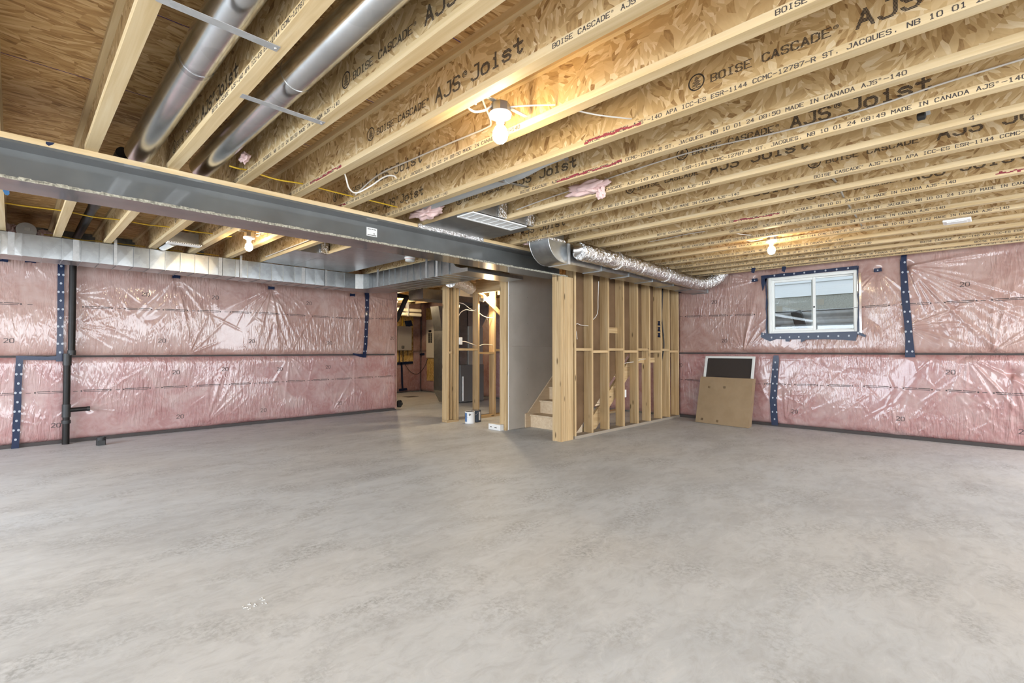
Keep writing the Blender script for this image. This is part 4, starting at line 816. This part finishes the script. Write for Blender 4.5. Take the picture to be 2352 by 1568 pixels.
tuft('small pink insulation scrap right of the second round duct by the beam', (1.09, 3.62, 2.49), (.025, .05, .03), 4)
tuft('small pink insulation scrap left of the second round duct by the beam', (.775, 3.55, 2.55), (.03, .05, .03), 5)
tuft('pink insulation left of the round takeoff at the far left', (-.02, 7.72, 2.50), (.05, .05, .07), 6)
tuft('pink insulation right of the round takeoff at the far left', (.23, 7.72, 2.49), (.06, .05, .06), 7)
tuft('dark pink insulation over the duct elbow beside the last joist of the bay', (4.19, 3.80, 2.43), (.10, .06, .03), 8)

# ---------------------------------------------------------------- small ceiling fixtures
tk = thing('duct_takeoff', 'dull round duct takeoff with a paper label above the left end of the trunk duct', 'duct', (.09, 7.8, 2.5))
MB().tube([(.09, 7.64, 2.515), (.09, 8.25, 2.53)], .085, 26).build('pipe', 'galv_dull', tk, True); MB().box(.07, .12, 7.633, 7.638, 2.51, 2.545).build('label', 'label_paper', tk)
ab = thing('drain_pipe', 'black plastic drain pipe inside the joist bay beyond the beam', 'pipe', (.53, 6.3, 2.56))
MB().tube([(.53, 4.4, 2.585), (.53, 8.35, 2.555)], .04, 20).build('pipe', 'black_pipe', ab, True); MB().tube([(.53, 5.9, 2.574), (.53, 6.12, 2.572)], .048, 20).build('coupling', 'rubber_black', ab, True)
rg_ = thing('ceiling_register', 'white slotted register boot with its galvanized collar beyond the beam', 'vent', (1.34, 6.6, ZJ))
MB().box(1.20, 1.53, 6.55, 6.68, ZJ - .016, ZJ - .001).build('face', 'white_plastic', rg_, bevel=.002); MB().box(1.21, 1.53, 6.70, 6.715, ZJ + .002, ZJ + .15).build('boot', 'galvanized', rg_)
for k in range(14): MB().box(1.215 + .0222 * k, 1.229 + .0222 * k, 6.548, 6.55, ZJ - .012, ZJ - .005).build('slot', 'dark_gap', rg_)
MB().tube([(1.28, 6.72, 2.44), (1.26, 7.15, 2.445)], .055, 20).build('collar', 'galv_round', rg_, True)
sa = thing('smoke_alarm', 'round white smoke alarm with a red dust cover under a joist', 'smoke alarm', (3.65, 5.45, ZJ))
MB().lathe([(.07, 0), (.072, .012), (.068, .02)], (3.65, 5.45, ZJ - .001), 28, (0, 0, -1)).build('base', 'white_plastic', sa, True); MB().lathe([(.062, .02), (.062, .05), (.05, .056)], (3.65, 5.45, ZJ - .001), 28, (0, 0, -1)).build('cover', 'white_vinyl', sa, True)
MB().lathe([(.0635, .02), (.0635, .027)], (3.65, 5.45, ZJ - .001), 28, (0, 0, -1)).build('dust_cover_band', 'pink_fluff', sa, True)
cp = thing('ceiling_box', 'flat white rectangular box cover on the joists at right', 'box', (6.28, .2, ZJ))
MB().box(6.13, 6.30, .10, .30, ZJ - .020, ZJ - .001).build('cover', 'white_plastic', cp, bevel=.006); MB().box(6.16, 6.27, .13, .27, ZJ - .024, ZJ - .020).build('lens', 'label_paper', cp)

# ---------------------------------------------------------------- left wall plumbing
bp = thing('drain_stack', 'black vertical drain pipe with a side stub on the left wall', 'pipe', (.48, 8.31, 0))
MB().tube([(.485, 8.33, 0), (.485, 8.33, 1.14)], .036, 20).build('lower_pipe', 'black_pipe', bp, True); MB().tube([(.525, 8.33, 1.14), (.525, 8.33, 2.6)], .036, 20).build('upper_pipe', 'black_pipe', bp, True)
for z0, z1, r, x in ((.99, 1.14, .043, .485), (1.12, 1.18, .043, .525), (.34, .50, .043, .485), (.26, .30, .045, .485)): MB().tube([(x, 8.33, z0), (x, 8.33, z1)], r, 20).build('coupling', 'rubber_black', bp, True)
MB().tube([(.49, 8.33, .425), (.69, 8.32, .43)], .027, 16).build('side_stub', 'black_pipe', bp, True); MB().tube([(.68, 8.32, .43), (.71, 8.32, .43)], .031, 16).build('stub_cap', 'rubber_black', bp, True)
fd = thing('floor_stub', 'short black drain stub standing on the floor by the left wall', 'pipe', (.79, 7.95, 0))
MB().lathe([(.048, 0), (.048, .085), (.052, .087), (.052, .10), (.042, .10), (.042, .02)], (.79, 7.95, 0), 20).build('stub', 'rubber_black', fd, True); MB().box(.755, .825, 7.895, 7.905, .002, .06).build('grey_face', 'rubber_black', fd)
tag(MB().lathe([(.07, 0), (.075, .01), (.075, .05), (.03, .06), (.03, .09)], (5.46, 8.55, .11), 20, (.5, -1, 0)).build('cleanout_cap', 'rubber_black', None, True), 'black round cleanout at the end of the left wall', 'pipe')

# ---------------------------------------------------------------- leaning screen in its cardboard sleeve
le = math.atan(.30); DCB = .2
def lean(a, d, h):                        # a along the wall (v), d outwards (-u), h up along the leaning sleeve
    return (8.09 - .115 * (3.49 - a) - d * math.cos(le) * 1.0 + h * math.sin(le), a - .115 * d, .003 + h * math.cos(le) + (DCB - d) * 0 + d * math.sin(le) * 0)
def lbox(mb, a0, a1, d0, d1, h0, h1):
    return mb.add([lean(a, d, h) for a in (a0, a1) for d in (d0, d1) for h in (h0, h1)], [(0, 1, 3, 2), (4, 6, 7, 5), (0, 4, 5, 1), (2, 3, 7, 6), (0, 2, 6, 4), (1, 5, 7, 3)])
cb = thing('cardboard_sleeve', 'open brown cardboard sleeve leaning on the right wall', 'box', (7.95, 3.05, 0))
y0, y1, hb = 2.64, 3.51, .772
lbox(MB(), y0, y1, DCB - .004, DCB, .004, hb).build('front', 'cardboard', cb); lbox(MB(), y0, y1, 0, .004, .004, hb - .02).build('back', 'cardboard', cb)
lbox(MB(), y0, y0 + .004, .004, DCB - .004, .004, hb - .005).build('side', 'cardboard', cb); lbox(MB(), y1 - .004, y1, .004, DCB - .004, .004, hb - .01).build('side', 'cardboard', cb); lbox(MB(), y0, y1, .004, DCB - .004, 0, .004).build('bottom', 'cardboard', cb)
for a, h in ((3.34, .60), (3.08, .61), (3.40, .06), (3.14, .055)): lbox(MB(), a - .02, a + .02, DCB + .0004, DCB + .0012, h - .02, h + .02).build('tape_bit', 'clear_film', cb)
wf = thing('window_screen', 'white framed dark insect screen standing in the cardboard sleeve', 'window screen', (8.0, 3.03, .01))
for a0, a1, h0, h1 in ((y0 + .02, y0 + .06, .012, 1.13), (y1 - .06, y1 - .02, .012, 1.13), (y0 + .06, y1 - .06, 1.095, 1.13), (y0 + .06, y1 - .06, .012, .05)): lbox(MB(), a0, a1, .07, .11, h0, h1).build('frame_rail', 'white_vinyl', wf, bevel=.003)
lbox(MB(), y0 + .06, y1 - .06, .084, .088, .05, 1.095).build('mesh_panel', 'screen_dark', wf)

# ---------------------------------------------------------------- things on the floor
def can(label, u, v, body, stripe):
    t = thing('paint_can', label, 'paint can', (u, v, 0), 'paint cans on the floor')
    MB().lathe([(.080, 0), (.083, .003), (.083, .006), (.081, .008), (.081, .182), (.084, .186), (.084, .190), (.076, .190), (.072, .186)], (u, v, 0), 32).build('body', body, t, True)
    MB().lathe([(.071, .186), (.071, .1885), (.058, .1885)], (u, v, 0), 28).build('lid', 'tin', t, True)
    m = MB(); n = 12
    for k in range(n):
        a0, a1 = R(stripe[0]) + R(stripe[1] - stripe[0]) * k / n, R(stripe[0]) + R(stripe[1] - stripe[0]) * (k + 1) / n
        m.add([(u + .0815 * math.cos(q), v + .0815 * math.sin(q), z) for q, z in ((a0, .03), (a1, .03), (a1, .17), (a0, .17))], [(0, 1, 2, 3)])
    m.build('label_panel', 'can_blue' if body == 'can_white' else 'label_paper', t, fix=False)
    MB().tube([(u + .085 * math.cos(R(q)), v + .085 * math.sin(R(q)), .16 - .06 * math.sin(R((q - 130) * 1.5))) for q in range(130, 251, 10)], .0018, 6).build('bail_handle', 'tin', t, True)
    return t
t = can('white paint can with a blue label panel on the floor', 5.22, 6.06, 'can_white', (150, 195))
m = MB(); q0 = R(228)
for r in (.016,):
    c_ = Vector((5.22 + .082 * math.cos(q0), 6.06 + .082 * math.sin(q0), .148)); m.lathe([(r, 0), (r, .001)], c_, 14, (math.cos(q0), math.sin(q0), 0))
rmk = m.build('round_mark', 'ink', t)
m = MB(); m.lathe([(.008, 0), (.008, .0012)], c_ + Vector((0, 0, 0)), 3, (math.cos(q0), math.sin(q0), 0)); m.build('round_mark_centre', 'label_paper', rmk)
can('dark navy paint can standing behind the white one', 5.41, 6.12, 'can_navy', (262, 285))
bx = thing('carton', 'small flat white carton on the floor beside the end stud', 'box', (5.06, 5.30, 0))
MB().box(5.02, 5.095, 5.15, 5.40, 0, .085).build('body', 'label_paper', bx, bevel=.003)
m = MB()
for v0_, v1_, z in ((5.33, 5.36, .035), (5.22, 5.27, .03)): m.add([(5.0192, v1_, z), (5.0192, v0_, z), (5.0192, v0_, z + .012), (5.0192, v1_, z + .012)], [(0, 1, 2, 3)])
m.build('print', 'ink', bx, fix=False)
m = MB(); rg = random.Random(4)
for k in range(16):
    c_ = Vector((.80 + rg.uniform(-.05, .05), 2.45 + rg.uniform(-.04, .04), .002)); a_ = rg.uniform(0, 3.1); d_ = Vector((math.cos(a_), math.sin(a_), 0)) * rg.uniform(.002, .008); m.obox(c_ - d_, c_ + d_, (0, 0, 1), .002, .002)
tag(m.build('plaster_crumbs', 'label_paper'), 'scatter of pale plaster crumbs on the floor', 'crumbs', kind='stuff')
tag(MB().box(7.0, 7.32, 10.5, 10.78, .0005, .004).build('floor_drain_cover', 'galv_dull'), 'square floor drain cover in the furnace room', 'drain cover')

# ---------------------------------------------------------------- furnace room
fu = thing('furnace', 'dark grey furnace cabinet with a metal plenum behind the studs', 'furnace', (7.4, 8.85, 0))
MB().box(7.05, 7.75, 8.5, 9.2, .02, .86).build('cabinet', 'furnace_grey', fu, bevel=.006); MB().box(7.30, 7.74, 8.52, 9.1, .862, 1.74).build('coil_case', 'heater_grey', fu); MB().box(7.06, 7.28, 8.55, 9.15, .862, 2.38).build('side_plenum', 'galv_dull', fu)
MB().prism([(7.30, 1.742), (7.74, 1.742), (7.95, 2.1), (7.95, 2.38), (7.30, 2.38)], lambda a, b, d: (a, d, b), 8.55, 9.1).build('plenum', 'galvanized', fu)
MB().tube([(7.10, 8.48, .05), (7.10, 8.48, .60)], .018, 12).build('drain_tube', 'white_plastic', fu, True)
rt = thing('return_duct', 'tall brownish sheet metal return drop left of the furnace', 'duct', (6.6, 8.75, 0))
MB().prism([(6.60, .30), (6.75, .03), (7.0, .03), (7.0, 2.16), (6.50, 2.16), (6.60, 1.62)], lambda a, b, d: (a, d, b), 8.6, 8.9).build('drop', 'galv_dull', rt)
for z in (.5, 1.05, 1.6): MB().box(6.595, 7.005, 8.592, 8.6, z, z + .012).build('seam', 'galvanized', rt)
MB().box(5.6, 7.6, 7.9, 8.4, 2.20, 2.40).build('upper_trunk', 'galvanized', rt)
MB().box(6.10, 6.45, 7.38, 7.42, 2.25, 2.40).build('cream_boot', 'panel_cream', rt)
bd = thing('drain_pipe', 'black drain pipe sloping down past the end of the left wall', 'pipe', (5.85, 8.9, 2.2))
MB().tube([(5.35, 8.9, 2.36), (6.46, 8.9, 2.30)], .045, 16).build('branch', 'black_pipe', bd, True); MB().tube([(5.88, 8.9, 2.32), (5.62, 8.9, 1.80)], .05, 16).build('drop', 'rubber_black', bd, True)
pc = thing('vent_pipes', 'pair of cream plastic vent pipes under the furnace room ceiling', 'pipe', (7.1, 10.5, 2.1))
for z in (2.21, 2.10): MB().tube([(6.3, 10.5, z), (7.36, 10.5, z)], .045, 18).build('pipe', 'pvc_cream', pc, True)
MB().box(6.95, 6.97, 10.44, 10.56, 2.05, ZJ).build('hanger', 'strap_metal', pc)
ob_ = struct(MB().box(7.3, 8.03, VB - .07, VB - .055, .80, 2.2).build('trim_1', 'osb_backer'), 'yellowish wood strand backer board on the furnace room wall')
wh = thing('water_heater', 'wall-hung grey tankless water heater on the furnace room wall', 'water heater', (7.6, 11.7, 1.2))
MB().box(7.40, 7.83, 11.58, 11.80, 1.19, 1.86).build('case', 'heater_grey', wh, bevel=.01); dsp = MB().box(7.50, 7.58, 11.574, 11.579, 1.24, 1.32).build('display', 'rubber_black', wh)
MB().box(7.525, 7.545, 11.571, 11.574, 1.275, 1.295).build('display_light', 'label_paper', dsp)
for u in (7.5, 7.62, 7.78): MB().tube([(u, 11.7, 1.19), (u, 11.7, .85 if u < 7.7 else 1.05)], .011, 10).build('pipe', 'rubber_black', wh, True)
MB().tube([(7.60, 11.7, 1.86), (7.60, 11.7, 2.35)], .015, 10).build('gas_pipe', 'yellow_gas', wh, True)
tv = VB - .075
tape_poly('horizontal navy tape strip low on the furnace room back wall', 'v', tv, [(7.50, .86), (8.02, .88), (8.02, .81), (7.50, .79)], grp=None); tape_poly('vertical navy tape strip below the water heater', 'v', tv, strip_poly(seq(7.64, .84, 7.68, .10, 6), .06), grp=None); tape_poly('navy tape foot at the bottom of the furnace room back wall', 'v', tv - .002, [(7.56, .12), (7.82, .13), (7.84, .06), (7.56, .05)], grp=None)
tape_poly('dark flap of tape under the cream vent pipes', 'v', VB - .09, [(7.72, 2.02), (7.95, 2.05), (8.0, 1.9), (7.86, 1.86), (7.78, 1.84)], grp=None)
el = thing('breaker_panel', 'tall cream electrical panel on the furnace room side wall', 'electrical panel', (UW - .06, 11.25, 1.0))
px = UW - .13
MB().box(px, UW - .045, 11.06, 11.46, .985, 2.06).build('case', 'panel_cream', el, bevel=.004); eld = MB().box(px - .006, px, 11.09, 11.43, 1.06, 1.86).build('door', 'panel_cream', el, bevel=.003)
MB().box(px - .010, px - .006, 11.20, 11.33, 1.70, 1.76).build('main_breaker', 'rubber_black', eld)
for k in range(10):
    for a_ in (11.17, 11.27): MB().box(px - .010, px - .006, a_, a_ + .075, 1.40 + .028 * k, 1.424 + .028 * k).build('breaker', 'rubber_black', eld)
tag(MB().box(UW - .075, UW - .05, 11.05, 11.5, .33, .97).build('backer_board', 'osb_backer'), 'wood strand board under the electrical panel', 'board')
tag(MB().box(UW - .075, UW - .05, 11.03, 11.55, 2.07, 2.40).build('backer_board', 'osb_backer'), 'wood strand board above the electrical panel', 'board')
cable('cable', 'thin dark cable drooping across the furnace room corner', [(7.7, 11.72, .8), (7.85, 11.70, .60), (8.0, 11.65, .52), (8.12, 11.6, .56), (8.22, 11.5, .75), (8.27, 11.45, .95)], .008, 'rubber_black')
tag(MB().tube([(UW - .085, 8.40, .90), (UW - .085, 8.40, 1.95)], .035, 14).build('vent_pipe', 'black_pipe', None, True), 'black vertical pipe on the side wall behind the furnace framing', 'pipe')
tape_poly('small navy tape on the side wall by the panel', 'u', UW - .075, [(11.62, 1.12), (11.86, 1.10), (11.86, 1.05), (11.62, 1.06)], grp=None)
sb = thing('switch_box', 'white switch box on the furnace room framing', 'outlet box', (5.27, 6.36, 1.3))
MB().box(5.227, 5.30, 6.345, 6.40, 1.28, 1.40).build('box', 'white_plastic', sb, bevel=.004); MB().box(5.24, 5.287, 6.342, 6.345, 1.295, 1.385).build('face', 'label_paper', sb)
cable('cable', 'pair of white cables from the switch box to the next stud', [(5.30, 6.38, 1.335), (5.40, 6.38, 1.33), (5.52, 6.38, 1.30), (5.65, 6.40, 1.27)], .007, 'cable_white')
cable('cable', 'white cable arching from the post to the wall bulb', [(5.225, 6.40, 1.70), (5.30, 6.40, 1.82), (5.42, 6.40, 1.88), (5.55, 6.40, 1.87), (5.65, 6.40, 1.90), (5.68, 6.37, 2.0)], .007, 'cable_white')
cable('cable', 'white cable dropping into the wall bulb stud from the left', [(5.225, 6.42, 1.99), (5.38, 6.42, 1.98), (5.52, 6.42, 1.91), (5.65, 6.42, 1.87)], .007, 'cable_white')
cable('cable', 'white cable between the wall bulb stud and the next stud', [(5.69, 6.40, 1.86), (5.80, 6.40, 1.80), (5.92, 6.40, 1.77), (6.045, 6.40, 1.775)], .007, 'cable_white')
cable('cable', 'white cables low between the two right furnace studs', [(5.69, 6.40, 1.255), (5.85, 6.40, 1.29), (6.045, 6.40, 1.28)], .007, 'cable_white')
